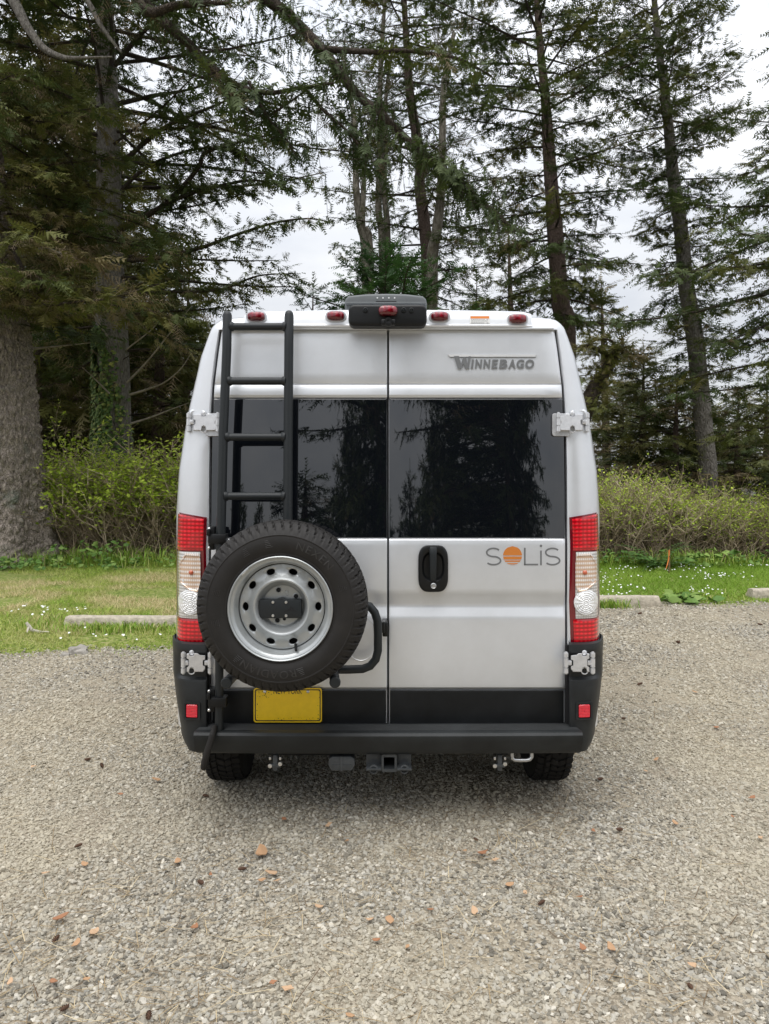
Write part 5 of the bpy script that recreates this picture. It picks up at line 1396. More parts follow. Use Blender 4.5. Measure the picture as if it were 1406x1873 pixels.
    for j in range(40):
        r = T.r; z = r.uniform(11.5, 20); a = r.uniform(0, 2 * PI); l = (21.5 - z) * .42 + .6; c = Vector((U(-85, Y), Y, z)); q = [c]; cur = Vector((math.cos(a), math.sin(a), .05))
        for i in range(5): cur = (cur + Vector((r.uniform(-.15, .15), r.uniform(-.15, .15), r.uniform(-.15, .08)))).normalized(); q.append(q[-1] + cur * l / 5)
        for i in range(5): T.stick(q[i], q[i + 1], .05 * (1 - i / 6), .05 * (1 - (i + 1) / 6))
        T.foliage(q, 1.1, .5, .25, (.1, .6), .15, .3, .3)
    T.build_crown(e)
build_big_tree()

# T2: the spruce wrapped in ivy
def build_ivy_tree():
    Y = 17.5
    tk = [(U(206, Y), Y, -.05), (U(207, Y), Y, V(850, Y)), (U(206, Y), Y, V(700, Y)), (U(203, Y), Y, V(560, Y)), (U(200, Y), Y, V(430, Y)), (U(196, Y), Y, V(200, Y)), (U(190, Y), Y, V(0, Y)), (U(186, Y), Y, 17), (U(186, Y), Y, 21)]
    e = spruce('spruce_tree', 'spruce with dark ivy climbing its lower trunk behind the left thicket', tk, [.50, .42, .38, .32, .28, .25, .20, .1, .03], bark='bark_grey', zb=4.4, dz=.15, lmax=4.6, shape='x', e0=(-4, 24), side=1.1, size=.33, tint=(.25, .75), dead=.14, seed=5, hang=.3, stubs=40, tn=24)
    T = Tree(6); sp = smooth_path(tk[:6], 8)
    def at(pl): return [Vector(P(*q)) for q in pl]
    for pl, a, b, tn in (
        ([(215, 420, 17.3), (300, 375, 17), (360, 310, 16.8), (375, 280, 16.7), (430, 262, 16.5), (500, 245, 16.3), (545, 235, 16.2)], .07, .012, (.1, .5)),
        ([(222, 420, 17.3), (320, 365, 17), (400, 340, 16.8), (470, 330, 16.6), (530, 345, 16.5)], .06, .012, (.1, .5)),
        ([(222, 478, 17.3), (300, 470, 17), (370, 452, 16.8), (430, 430, 16.7), (500, 408, 16.5), (560, 400, 16.4), (600, 405, 16.3)], .06, .010, (.15, .5)),
        ([(225, 540, 17.3), (300, 535, 17), (400, 530, 16.7), (470, 505, 16.5), (540, 500, 16.4)], .05, .010, (.25, .65)),
        ([(220, 300, 17.4), (290, 240, 17.1), (340, 215, 17), (400, 190, 16.8), (470, 160, 16.7)], .06, .014, (.15, .5)),
        ([(222, 350, 17.4), (250, 320, 17.1), (300, 290, 17), (380, 270, 16.8), (450, 285, 16.7), (505, 310, 16.6)], .05, .012, (.0, .35)),
        ([(215, 190, 17.4), (280, 175, 17.1), (340, 165, 17), (390, 150, 16.8)], .06, .014, (.2, .5)),
        ([(210, 120, 17.4), (260, 60, 17.1), (320, 20, 17), (380, -20, 16.8)], .06, .014, (.2, .5))):
        q = limb(e, at(pl), a, b, n=7); T.foliage(q, 1.15, .31, .22, tn, .12, .15, .4)
    for pl, w0 in (([(48, 640, 14.4), (80, 636, 14.6), (120, 632, 14.8), (166, 627, 15)], .03), ([(238, 722, 17.2), (270, 712, 17), (300, 700, 16.8), (330, 675, 16.6), (350, 645, 16.5)], .035), ([(240, 775, 17.2), (280, 762, 17), (310, 750, 16.8), (345, 737, 16.6)], .03), ([(238, 862, 17.2), (275, 856, 16.9), (300, 862, 16.7), (330, 885, 16.5)], .035), ([(200, 720, 17), (170, 690, 16.8), (150, 672, 16.7)], .022), ([(196, 615, 17.1), (172, 578, 16.9), (150, 548, 16.8)], .026), ([(232, 700, 17.2), (270, 660, 17), (310, 610, 16.8), (350, 560, 16.6)], .03), ([(190, 860, 17.1), (150, 852, 16.9), (100, 842, 16.8)], .03), ([(230, 640, 17.2), (280, 600, 17), (300, 570, 16.9)], .02), ([(185, 540, 17.2), (140, 520, 16.8), (100, 510, 16.6)], .025)):
        q = limb(e, [P(*c_) for c_ in pl], w0, .006, name='dead_limb', m='twig', n=6)
        for k in range(7): 
            c_ = q[int(len(q) * (.35 + .09 * k)) % len(q)]; T.spray(c_, Vector((T.r.uniform(-1, 1), T.r.uniform(-.5, .5), T.r.uniform(-.4, .6))).normalized(), T.r.uniform(.25, .6), T.r.uniform(.88, 1), 1)
    T.build_crown(e)
    # ivy: overlapping small leaves hugging the left and front of the trunk
    r = random.Random(8); vs, fs, tt = [], [], []
    for k in range(5200):
        z = 0.6 + 4.3 * r.random() ** .8; a = R(r.gauss(235, 42)) if z < 3.6 else R(r.gauss(215, 35))
        if mnoise.noise(Vector((math.cos(a) * 3, math.sin(a) * 3, z * 1.2))) + (.35 - .13 * z * .6) < -.18: continue
        c = on_path(sp, z); rd = float(np.interp(z, [0, V(850, Y), V(700, Y), V(560, Y), V(430, Y)], [.5, .42, .38, .32, .28])) + r.uniform(.0, .11)
        p = c + Vector((math.cos(a) * rd, math.sin(a) * rd, 0)); nrm = Vector((math.cos(a), math.sin(a), .5 + r.uniform(-.5, .5))).normalized(); u = nrm.cross(Vector((0, 0, 1))).normalized(); w = nrm.cross(u)
        th = r.uniform(0, 6.28); u, w = u * math.cos(th) + w * math.sin(th), w * math.cos(th) - u * math.sin(th); s_ = r.uniform(.028, .055)
        b = len(vs); vs += [p - u * s_, p + w * s_ * .8 + nrm * .01, p + u * s_, p - w * s_]; fs.append((b, b + 1, b + 2, b + 3)); tt += [min(1, max(0, r.gauss(.35, .2) + (.3 if r.random() < .12 else 0)))] * 4
    o = fastmesh('ivy', [tuple(v) for v in vs], fs, M['ivyleaf'], e, (U(200, Y), Y - .3, 2.5), tt); o['kind'] = 'stuff'
build_ivy_tree()

def straight(px, Y, ztop, lean=0.0, px_top=None):
    x = U(px, Y); return [(x, Y, -.05), (x + lean * .3, Y, ztop * .3), (x + lean * .65, Y, ztop * .65), (x + lean, Y, ztop)]
# dense dark spruces making the wood behind, left
GL = 'spruces in the dark wood on the left'
for i, (px_, Y, zt_, lm, lab) in enumerate((
    (60, 21, 15, 3.6, 'dark spruce between the massive trunk and the ivy covered spruce'),
    (130, 26, 17, 4.0, 'tall dark spruce behind the gap left of the ivy trunk'),
    (285, 22, 8.6, 3.2, 'dark low branched spruce just right of the ivy trunk'),
    (335, 28, 8.8, 3.4, 'spruce deep in the wood behind the left side of the van'),
    (-60, 24, 15, 3.8, 'dark spruce behind the massive trunk at the left edge'),
    (215, 31, 16, 4.2, 'farthest dark spruce hidden behind the ivy covered trunk'),
    (95, 34, 9, 4.6, 'bushy spruce filling the gap left of the ivy trunk'), (175, 37, 9, 4.8, 'bushy spruce low behind the ivy trunk'), (255, 35, 8.5, 4.6, 'bushy low spruce right behind the ivy trunk'), (335, 38, 9, 4.8, 'bushy low spruce behind the upper left van hinge'), (20, 38, 10, 4.8, 'bushy low spruce far behind the massive trunk'))):
    spruce('spruce_tree', lab, straight(px_, Y, zt_, .2), [.24, .2, .12, .02], zb=.3, dz=.145, lmax=lm, shape='cone', e0=(-14, 20), side=1.25, size=.66, tint=(.50, .84), dead=.10, seed=30 + i, group=GL, hang=.3, step=.26, tn=8)
# low spruces whose tops rise beside and above the van roof
spruce('spruce_tree', 'small spruce top peeking over the roof left of the roof unit', straight(565, 19, V(527, 19), .1), [.10, .08, .05, .01], zb=1.5, dz=.13, lmax=1.9, e0=(-8, 25), side=.7, size=.34, tint=(.1, .4), seed=41, tn=8)
spruce('spruce_tree', 'bushy young green spruce directly above the roof unit', straight(712, 17, V(462, 17), -.05), [.11, .09, .05, .01], zb=3.0, dz=.034, lmax=1.75, shape='bulb', e0=(-6, 46), side=.7, size=.28, tint=(.0, .5), dead=.0, seed=42, needle='needle_green', tn=8, step=.17)
spruce('spruce_tree', 'tiny spruce top just right of the roof unit', straight(865, 21, V(515, 21), .1), [.08, .06, .04, .01], zb=2, dz=.16, lmax=1.6, e0=(-8, 28), side=.6, size=.34, tint=(.1, .4), seed=43, tn=8)

# T6: bare pale alder stems
def alder(label, stems, seed, twn=26):
    Y = stems[0][0][0][2]; base = Vector(P(stems[0][0][0][0], 860, Y)); base.z = 0
    e = empty('alder_tree', base, label, 'tree'); T = Tree(seed); r = T.r
    for pl, w0, w1 in stems:
        pts = [(U(pl[0][0], Y) + (base.x - U(pl[0][0], Y)) * .5, Y, -.05)] + [P(*q) for q in pl]
        trunk_mesh(pts, [w0 * 1.3] + [w0 + (w1 - w0) * i / (len(pl) - 1) for i in range(len(pl))], 'alder', e, n=8, rough=.12, seed=seed)
        sp = smooth_path(pts, 6); n = len(sp)
        for k in range(twn):
            c = sp[int(n * r.uniform(.42, .99))]; a = r.uniform(0, 2 * PI); l = r.uniform(.6, 2.0); q = Vector(c); cur = Vector((math.cos(a) * .7, math.sin(a) * .7, r.uniform(.2, .9))).normalized()
            for i in range(4):
                cur = (cur + Vector((r.uniform(-.3, .3), r.uniform(-.3, .3), r.uniform(-.1, .25)))).normalized(); q2 = q + cur * l / 4; T.stick(q, q2, .020 * (1 - i / 5), .020 * (1 - (i + 1) / 5))
                for s_ in range(2):
                    d = (cur + Vector((r.uniform(-.8, .8), r.uniform(-.8, .8), r.uniform(-.2, .5)))).normalized(); T.stick(q2, q2 + d * l * .22, .006, .003)
                q = q2
    T.build_crown(e, bark='alder'); return e
YA = 24.0
alder('cluster of bare pale alder stems above the roof unit, left pair', [
    ([(670, 500, YA), (658, 409, YA), (651, 338, YA), (650, 249, YA), (640, 170, YA), (625, 90, YA)], .14, .05),
    ([(677, 470, YA), (663, 420, YA), (665, 338, YA), (666, 274, YA), (685, 213, YA), (700, 130, YA)], .11, .04)], 61)
alder('pale mossy alder stems just left of the brown spruce trunk', [
    ([(700, 470, YA + 1), (692, 388, YA + 1), (695, 284, YA + 1), (695, 153, YA + 1), (700, 60, YA + 1), (705, -20, YA + 1)], .13, .05),
    ([(709, 465, YA + 1), (703, 356, YA + 1), (704, 231, YA + 1), (707, 160, YA + 1), (722, 60, YA + 1)], .11, .04)], 62)
alder('single leaning pale alder right of the brown spruce trunk', [
    ([(789, 515, YA), (798, 427, YA), (806, 356, YA), (809, 249, YA), (812, 149, YA), (830, 60, YA)], .19, .06)], 63, 34)

def px_trunk(pl, Y, ztop_extra=None):
    p0 = P(pl[0][0], 860, Y); return [(p0[0] + (P(pl[0][0], pl[0][1], Y)[0] - p0[0]) * 0, Y, -.05)] + [P(a, b, Y) for a, b in pl] + ([(U(pl[-1][0], Y) + ztop_extra[0], Y, V(pl[-1][1], Y) + ztop_extra[1])] if ztop_extra else [])
spruce('spruce_tree', 'brown trunked spruce in the middle behind the pale alders', px_trunk([(783, 520), (777, 420), (767, 338), (769, 295), (750, 178), (745, 107), (740, 20)], 25, (-.1, 5)), [.26, .23, .2, .18, .17, .15, .12, .09, .02], zb=6.3, dz=.13, lmax=2.9, shape='x', e0=(-8, 26), side=.95, size=.34, tint=(.25, .72), dead=.12, seed=71)
spruce('spruce_tree', 'tall reddish trunked spruce right of the van emblem with sparse layered branches', px_trunk([(1034, 610), (1026, 560), (1015, 427), (1004, 284), (997, 178), (985, 53)], 20, (-.3, 4.5)), [.30, .26, .24, .2, .16, .12, .09, .02], zb=5.4, dz=.125, lmax=3.0, shape='x', e0=(-12, 36), side=.95, size=.31, tint=(.25, .7), dead=.08, up_len=lambda z: .80 if z < 11.0 else 1.0, seed=72, hang=.3, step=.165, stubs=6)
spruce('spruce_tree', 'tall spruce with bare lower trunk near the right photo edge', px_trunk([(1299, 905), (1285, 760), (1271, 620), (1254, 516), (1246, 427), (1231, 320), (1219, 196), (1203, 71)], 22, (-.4, 4.5)), [.30, .26, .25, .24, .22, .2, .17, .13, .1, .02], zb=4.4, dz=.10, lmax=2.6, shape='bulb', e0=(-14, 44), side=.95, size=.31, tint=(.25, .7), dead=.06, up_len=lambda z: .62 if z < 10.0 else 1.05, seed=73, hang=.25, step=.165, stubs=8, bark='bark_grey')
spruce('spruce_tree', 'spruce at the right edge reaching mossy branches into the photo', px_trunk([(1505, 900), (1500, 600), (1490, 300), (1480, 0)], 16, (-.2, 5)), [.34, .30, .26, .2, .15, .03], zb=2.6, dz=.11, lmax=4.0, shape='x', e0=(-16, 16), side=1.05, size=.31, up_len=lambda z: 1.0 if z < 7.0 else (.55 if z < 9.0 else .18), tint=(.25, .72), dead=.08, seed=74, hang=.35, step=.18)
# dense low spruces behind the right hedge
GR = 'low dense spruces behind the right hedge'
for i, (px_, Y, py, lm, lab, zb_) in enumerate((
    (1172, 25, 640, 2.6, 'rounded dense spruce behind the hedge just right of the van', .4),
    (1232, 23, 690, 2.3, 'dense spruce with spreading boughs behind the bare trunk', .6),
    (1135, 30, 700, 2.6, 'dull green spruce seen between the van and the rounded spruce', .4),
    (1345, 24, 720, 2.0, 'low spruce in front of the shingled house at right', 1.3),
    (1398, 26, 700, 2.1, 'dark spruce at the far right in front of the house', 1.5),
    (1290, 33, 740, 2.4, 'distant spruce between the bare trunk and the house', .8))):
    spruce('spruce_tree', lab, straight(px_, Y, V(py, Y), .1), [.16, .13, .08, .01], zb=zb_, dz=.075, lmax=lm * 1.3, e0=(-12, 26), side=.9, size=.42, tint=(.42, .82) if i != 2 else (.6, .9), dead=.06, seed=80 + i, group=GR, step=.22, tn=8)
spruce('spruce_tree', 'faint far grey green spruce rising right of the van roof corner', straight(1112, 44, V(520, 44), -.4), [.28, .24, .16, .03], zb=4, dz=.28, lmax=3.4, e0=(-8, 28), side=1.0, size=.6, tint=(.55, .85), dead=.15, seed=91, tn=8)
spruce('spruce_tree', 'far sparse spruce showing behind the tall reddish trunk', straight(945, 36, V(420, 36), -.4), [.28, .24, .16, .03], zb=5, dz=.32, lmax=3.2, e0=(-8, 28), side=1.0, size=.55, tint=(.2, .6), dead=.15, seed=92, tn=8)
# leaning mossy tree beside the van
def build_mossy():
    Y = 16.5; T = Tree(95)
    tk = [(U(1050, Y), Y, -.05), P(1058, 800, Y), P(1085, 715, Y), P(1108, 680, Y), P(1122, 650, Y), P(1126, 635, Y)]
    e = empty('mossy_tree', tk[0], 'leaning mossy tree with bright green tufts beside the van pillar', 'tree')
    trunk_mesh(tk, [.26, .22, .17, .13, .11, .08], 'branch', e, n=12, rough=.15, seed=4)
    def at(pl): return [Vector(P(*q)) for q in pl]
    for pl, a, b in (([(1120, 652, 16.5), (1095, 640, 16.4), (1072, 632, 16.3), (1050, 640, 16.2)], .07, .02), ([(1122, 650, 16.5), (1140, 640, 16.4), (1160, 648, 16.3), (1195, 645, 16.2)], .03, .008), ([(1126, 640, 16.5), (1120, 625, 16.4), (1100, 618, 16.3)], .05, .015), ([(1080, 720, 16.5), (1100, 745, 16.3), (1120, 738, 16.2)], .05, .01)):
        q = limb(e, at(pl), a, b, n=7); T.foliage(q, .5, .24, .1, (.62, .85), .0, .055, .3)
    for k in range(260):
        q = T.r.choice(smooth_path(tk[2:], 8)); T.spray(q + Vector((T.r.uniform(-.22, .22), T.r.uniform(-.3, .2), T.r.uniform(-.15, .3))), Vector((T.r.uniform(-1, 1), T.r.uniform(-1, .4), T.r.uniform(-.6, .9))).normalized(), T.r.uniform(.14, .28), T.r.uniform(.6, .85))
    T.build_crown(e)
build_mossy()
# trees behind the photographer, seen mirrored in the rear windows
GM = 'trees behind the photographer mirrored in the rear windows'
spruce('spruce_tree', 'large leaning spruce mirrored in the right rear window', [(4.6, -12, -.05), (4.1, -12, 2.2), (3.1, -12, 5.0), (2.6, -12, 8.0), (2.4, -12, 13)], [.36, .30, .25, .17, .03], zb=2.4, dz=.09, lmax=4.8, shape='x', e0=(-8, 14), side=1.2, size=.50, tint=(.1, .5), seed=120, group=GM, step=.3, hang=.35)
for i, (x, y, zt_, lm, dz_, lab) in enumerate((
    (0.9, -25, 8.7, 5.6, .10, 'rounded spruce mirrored in the left rear window beside the seam'),
    (4.9, -16, 14, 4.6, .13, 'spruce mirrored behind the leaning one in the right rear window'),
    (7.4, -22, 13, 5.0, .14, 'spruce mirrored at the right end of the right rear window'),
    (-4.2, -31, 7.0, 4.6, .12, 'low spruce mirrored between the spare wheel and the ladder'),
    (-9.5, -33, 5.6, 4.6, .13, 'low spruce mirrored behind the ladder rungs'),
    (-1.5, -36, 7.6, 4.8, .12, 'bushy spruce mirrored above the spare wheel'),
    (3.0, -36, 9.0, 4.8, .13, 'bushy spruce mirrored low beside the door seam'),
    (-15, -33, 7, 4.8, .14, 'far spruce mirrored at the left end of the left window'),
    (8.5, -38, 9, 4.8, .14, 'bushy spruce mirrored low in the right window'))):
    spruce('spruce_tree', lab, [(x, y, -.05), (x, y, zt_ * .4), (x + .2, y, zt_ * .75), (x + .2, y, zt_)], [.3, .25, .15, .03], zb=.3, dz=dz_, lmax=lm, shape='cone', e0=(-8, 22), side=1.4, size=.8, tint=(.05, .45), seed=130 + i, group=GM, step=.42, tn=8)

# ================================================================== shrubs and low plants
def shrub(label, x, y, w, d, hgt, seed, group, leafy=1.0, top=(.55, 1.05), nst=130, leaf=.072, name='shrub'):
    r = random.Random(seed); T = Tree(seed); vs, fs, tt = [], [], []; sticks = []
    e = empty(name, (x, y, ground_z(x, y)), label, 'shrub', group)
    for k in range(nst):
        bx, by = x + r.gauss(0, w * .30), y + r.gauss(0, d * .30); p = Vector((bx, by, 0)); l = hgt * (r.uniform(.5, 1.05) if r.random() < .9 else r.uniform(1.05, 1.3)) * (1 - .35 * abs(bx - x) / w); tl = r.uniform(0, 2 * PI)
        cur = Vector((math.cos(tl) * .32, math.sin(tl) * .32, 1)).normalized(); n = 6; tn = r.random()
        for i in range(n):
            cur = (cur + Vector((r.uniform(-.32, .32), r.uniform(-.32, .32), r.uniform(-.12, .06)))).normalized(); q = p + cur * l / n
            sticks.append((p, q, .0095 * (1 - .12 * i), .0095 * (1 - .12 * (i + 1)), tn)); p0 = p; p = q
            for s_ in range(2 if i > 0 else 1):
                dd = (cur * .5 + Vector((r.uniform(-1, 1), r.uniform(-1, 1), r.uniform(-.3, .9)))).normalized(); ll = r.uniform(.12, .42) * hgt / 1.6; q2 = p0.lerp(p, r.random()); q3 = q2 + dd * ll
                sticks.append((q2, q3, .0052, .0025, min(1, tn + r.uniform(-.2, .3)))); f = q3.z / hgt
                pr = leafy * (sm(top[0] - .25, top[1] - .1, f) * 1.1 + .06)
                for z_ in range(6):
                    if r.random() < pr:
                        c = q2.lerp(q3, r.uniform(.3, 1.05)) + Vector((r.uniform(-.05, .05), r.uniform(-.05, .05), r.uniform(-.02, .06))); s2 = leaf * r.uniform(.6, 1.25)
                        u = Vector((r.uniform(-1, 1), r.uniform(-1, 1), r.uniform(-.3, .6))).normalized(); v_ = u.cross(Vector((r.uniform(-.5, .5), r.uniform(-.5, .5), 1))).normalized()
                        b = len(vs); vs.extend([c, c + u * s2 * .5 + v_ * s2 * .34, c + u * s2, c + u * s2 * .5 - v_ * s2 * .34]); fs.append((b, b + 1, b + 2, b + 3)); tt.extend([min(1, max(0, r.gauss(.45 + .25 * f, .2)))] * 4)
    a = np.array([tuple(q[0]) for q in sticks], np.float32); b = np.array([tuple(q[1]) for q in sticks], np.float32); ra = np.array([q[2] for q in sticks]); rb = np.array([q[3] for q in sticks]); tn = np.array([q[4] for q in sticks])
    t = b - a; t /= np.linalg.norm(t, axis=1, keepdims=True) + 1e-6; u = np.cross(t, np.array([.31, .17, .2])); u /= np.linalg.norm(u, axis=1, keepdims=True) + 1e-6; w_ = np.cross(t, u)
    ring = []
    for p, rr_ in ((a, ra), (b, rb)):
        for k in range(3):
            an = 2 * PI * k / 3; ring.append(p + (u * math.cos(an) + w_ * math.sin(an)) * rr_[:, None])
    Vt = np.stack(ring, 1).reshape(-1, 3); base = (np.arange(len(a)) * 6)[:, None]
    Fc = np.concatenate([base + np.array([[k, (k + 1) % 3, 3 + (k + 1) % 3, 3 + k]]) for k in range(3)])
    fastmesh('stems', Vt, Fc, M['stemtwig'], e, (x, y, hgt * .4), np.repeat(np.clip(tn, 0, 1), 6))['kind'] = 'stuff'
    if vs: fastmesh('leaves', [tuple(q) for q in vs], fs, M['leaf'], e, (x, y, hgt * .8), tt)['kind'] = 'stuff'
    return e
GS = 'twiggy shrubs of the left thicket'
for i, (px_, Y, h_, lab) in enumerate(((100, 15.2, 2.15, 'tall twiggy shrub against the massive trunk'), (150, 14.4, 1.7, 'leafy shrub below the ivy trunk, left side'), (205, 14.6, 1.85, 'shrub with bright leaves in front of the ivy trunk'), (255, 14.5, 1.9, 'shrub with bright leaves right of the ivy trunk'), (305, 14.6, 1.95, 'twiggy shrub partly behind the van at left'), (345, 15, 1.9, 'shrub mostly hidden behind the left van flank'))):
    shrub(lab, U(px_, Y), Y, 1.1, .9, h_ * 1.1, 200 + i, GS, leafy=1.15, top=(.6, .92), nst=140, leaf=.088)
for i, (px_, lab) in enumerate(((-75, 'shrub hidden behind the massive trunk'), (-160, 'shrub outside the left edge beyond the massive trunk'), (-250, 'last shrub of the left row outside the photo'))):
    shrub(lab, U(px_, 15.5), 15.5, 1.2, .9, 1.9, 260 + i, GS, leafy=.9, top=(.66, .98), nst=90, leaf=.084)
GH = 'shrubs forming the brown and green hedge at right'
for i, (px_, Y, h_) in enumerate(((1075, 14.2, 1.55), (1115, 14.4, 1.62), (1158, 14.2, 1.50), (1200, 14.5, 1.42), (1243, 14.3, 1.35), (1285, 14.6, 1.28), (1328, 14.4, 1.2), (1370, 14.7, 1.12), (1412, 14.5, 1.05), (1455, 14.8, 1.05), (1135, 16, 1.75), (1220, 16, 1.6), (1300, 16.2, 1.45), (1385, 16.4, 1.2))):
    labs = ('hedge shrub hidden behind the right tail lamp', 'tallest hedge shrub beside the right tail lamp', 'hedge shrub second from the visible left end', 'hedge shrub above the dark fern', 'hedge shrub behind the orange flagged stake', 'hedge shrub above the broad leaved plants', 'hedge shrub below the bare spruce trunk', 'low hedge shrub before the shingled house', 'low hedge shrub at the right photo edge', 'hedge shrub at the outermost right end', 'back row hedge shrub near the van', 'back row hedge shrub above the fern', 'back row hedge shrub at the bare trunk foot', 'back row hedge shrub near the white siding')
    shrub(labs[i], U(px_, Y), Y, 1.05, .9, h_, 230 + i, GH, leafy=.58, top=(.45, 1.05), nst=150, leaf=.054)

def leaf_blade(mb_v, mb_f, mb_t, p, d, nrm, l, w, t):
    u = d.normalized(); v_ = u.cross(nrm).normalized(); nn = v_.cross(u); b = len(mb_v)
    for f, ww, z in ((0, .1, 0), (.3, 1, .06), (.65, .8, .05), (1, .02, -.10)):
        mb_v.extend([p + u * l * f + v_ * w * ww * .5 + nn * z * l, p + u * l * f - v_ * w * ww * .5 + nn * (z - .02) * l]); mb_t.extend([t, t])
    for i in range(3): mb_f.append((b + 2 * i, b + 2 * i + 1, b + 2 * i + 3, b + 2 * i + 2))
def fern(label, x, y, n, ln, seed):
    r = random.Random(seed); e = empty('fern', (x, y, 0), label, 'fern')
    for k in range(n):
        a = 2 * PI * k / n + r.uniform(-.2, .2); el = R(r.uniform(35, 70)); vs, fs, tt = [], [], []
        p = Vector((x, y, .02)); cur = Vector((math.cos(a) * math.cos(el), math.sin(a) * math.cos(el), math.sin(el))); N_ = 14; l = ln * r.uniform(.7, 1.1)
        for i in range(N_):
            cur = (cur + Vector((0, 0, -.10))).normalized(); q = p + cur * l / N_; f = i / N_; w = .16 * l * (1 - f) ** .7 * (1 if f > .1 else .4); sv = cur.cross(Vector((0, 0, 1))).normalized()
            for s in (-1, 1): leaf_blade(vs, fs, tt, p, sv * s + cur * .35, Vector((0, 0, 1)), w, l / N_ * .85, r.uniform(0, .35))
            p = q
        fastmesh('frond', [tuple(q) for q in vs], fs, M['herb'], e, (x, y, .1), tt)
    return e
fern('large dark sword fern at the foot of the right hedge', U(1208, 12.8), 12.8, 19, .95, 300)
fern('smaller fern half hidden left of the flagged stake', U(1165, 13.3), 13.4, 12, .55, 301)
def herb(label, x, y, n, spread, size, seed, tint=(.2, .8), hgt=.25, group=None):
    r = random.Random(seed); e = empty('leafy_plant', (x, y, ground_z(x, y)), label, 'plant', group)
    for k in range(n):
        vs, fs, tt = [], [], []; p = Vector((x + r.gauss(0, spread), y + r.gauss(0, spread * .5), ground_z(x, y) + r.uniform(.03, hgt))); a = r.uniform(0, 6.28); t = r.uniform(*tint)
        for j in range(3): 
            aa = a + (j - 1) * .75; leaf_blade(vs, fs, tt, p, Vector((math.cos(aa), math.sin(aa), r.uniform(-.3, .6))), Vector((r.uniform(-.7, .7), r.uniform(-1, .2), r.uniform(.3, 1))), size * r.uniform(.6, 1.1), size * .55, t)
        fastmesh('leaf', [tuple(q) for q in vs], fs, M['herb'], e, tuple(p), tt)
    return e
herb('broad leaved bright green plant right of the flagged stake', U(1278, 12.9), 12.9, 22, .26, .16, 310, (.5, 1), .30)
herb('broad leaved plant at the foot of the stake', U(1200, 12.7), 12.6, 7, .14, .12, 311, (.4, 1), .22)
herb('grey green thistle rosette beside the right wheel stop end', U(1252, 9.8), 9.9, 22, .16, .17, 312, (.5, 1.0), .08)
herb('leafy weeds at the foot of the massive trunk', U(70, 13.0), 12.9, 30, .42, .11, 313, (.3, 1), .16)
herb('nettles growing between the massive trunk and the thicket', U(150, 13.3), 13.3, 70, .40, .11, 314, (.3, 1), .42)
herb('low green weeds in front of the left thicket', U(205, 12.9), 12.8, 34, .50, .09, 315, (.3, 1), .16)
herb('weeds beside the van below the left thicket', U(290, 13.2), 13.2, 26, .45, .09, 316, (.4, 1), .20)
herb('weeds at the very left of the massive trunk foot', U(10, 12.8), 12.75, 50, .30, .10, 317, (.3, .9), .18)
herb('weeds at the hedge foot beside the right tail lamp', U(1130, 13.3), 13.2, 26, .35, .10, 318, (.2, .8), .26)
herb('weeds at the hedge foot near the right photo edge', U(1360, 13.2), 13.2, 40, .60, .09, 319, (.3, 1), .22)
# tall tufts of grass along the shrubs
def tufts(name, spots, seed):
    r = random.Random(seed); vs, fs, tt = [], [], []
    for x, y, n, s, hh in spots:
        for k in range(n):
            px_, py_ = x + r.gauss(0, s), y + r.gauss(0, s * .4); z = ground_z(px_, py_); a = r.uniform(0, 6.28); l = hh * r.uniform(.4, 1.1); w = .006; c = Vector((px_, py_, z)); d = Vector((math.cos(a) * .45, math.sin(a) * .45, 1)); sd_ = Vector((-math.sin(a), math.cos(a), 0)) * w
            m_ = c + d * l * .6; t_ = c + Vector((math.cos(a) * .62 * l, math.sin(a) * .62 * l, l * .82)); b = len(vs); vs += [c - sd_, c + sd_, m_ + sd_ * .7, m_ - sd_ * .7, t_ + sd_ * .1, t_ - sd_ * .1]; fs += [(b, b + 1, b + 2, b + 3), (b + 3, b + 2, b + 4, b + 5)]; tt += [min(1, max(0, r.gauss(.45, .22)))] * 6
    return props(fastmesh(name, [tuple(q) for q in vs], fs, M['grass'], None, (0, 0, 0), tt), kind='stuff')
tufts('tall_grass', [(U(px_, 13.3), 13.3, 130, .55, .40) for px_ in (60, 110, 160, 210, 260, 310)] + [(U(px_, 13.4), 13.4, 120, .5, .32) for px_ in (1100, 1150, 1200, 1250, 1300, 1350, 1400)] + [(U(220, 8.15), 8.12, 900, .38, .10), (U(1105, 9.5), 9.5, 300, .16, .14), (U(1300, 9.9), 10.1, 250, .35, .10), (U(160, 8.5), 8.5, 300, .5, .10)], 5)

# stake with ribbon, rock, stick -------------------------------------------
Yk = 12.3
sk = empty('survey_stake', (U(1224, Yk), Yk, 0), 'thin wooden stake with an orange ribbon on the right lawn', 'stake')
mb = MB(); mb.box((U(1224, Yk), Yk, .20), (.022, .022, .46), b=.003); mb.build('post', mat('stake_wood', (.20, .13, .07), rough=.9, var=(30, .3)), sk)
mb = MB(); xk = U(1223, Yk)
mb.grid([[(xk - .010, Yk - .0135, .42), (xk + .012, Yk - .0135, .425)], [(xk - .012, Yk - .016, .36), (xk + .010, Yk - .016, .365)], [(xk - .022, Yk - .025, .27), (xk - .002, Yk - .026, .28)], [(xk - .045, Yk - .035, .19), (xk - .028, Yk - .04, .20)], [(xk - .068, Yk - .05, .13), (xk - .060, Yk - .05, .125)]])
mb.build('ribbon', mat('orange_ribbon', (.70, .21, .04), rough=.6), sk, angle=60, recalc=False)
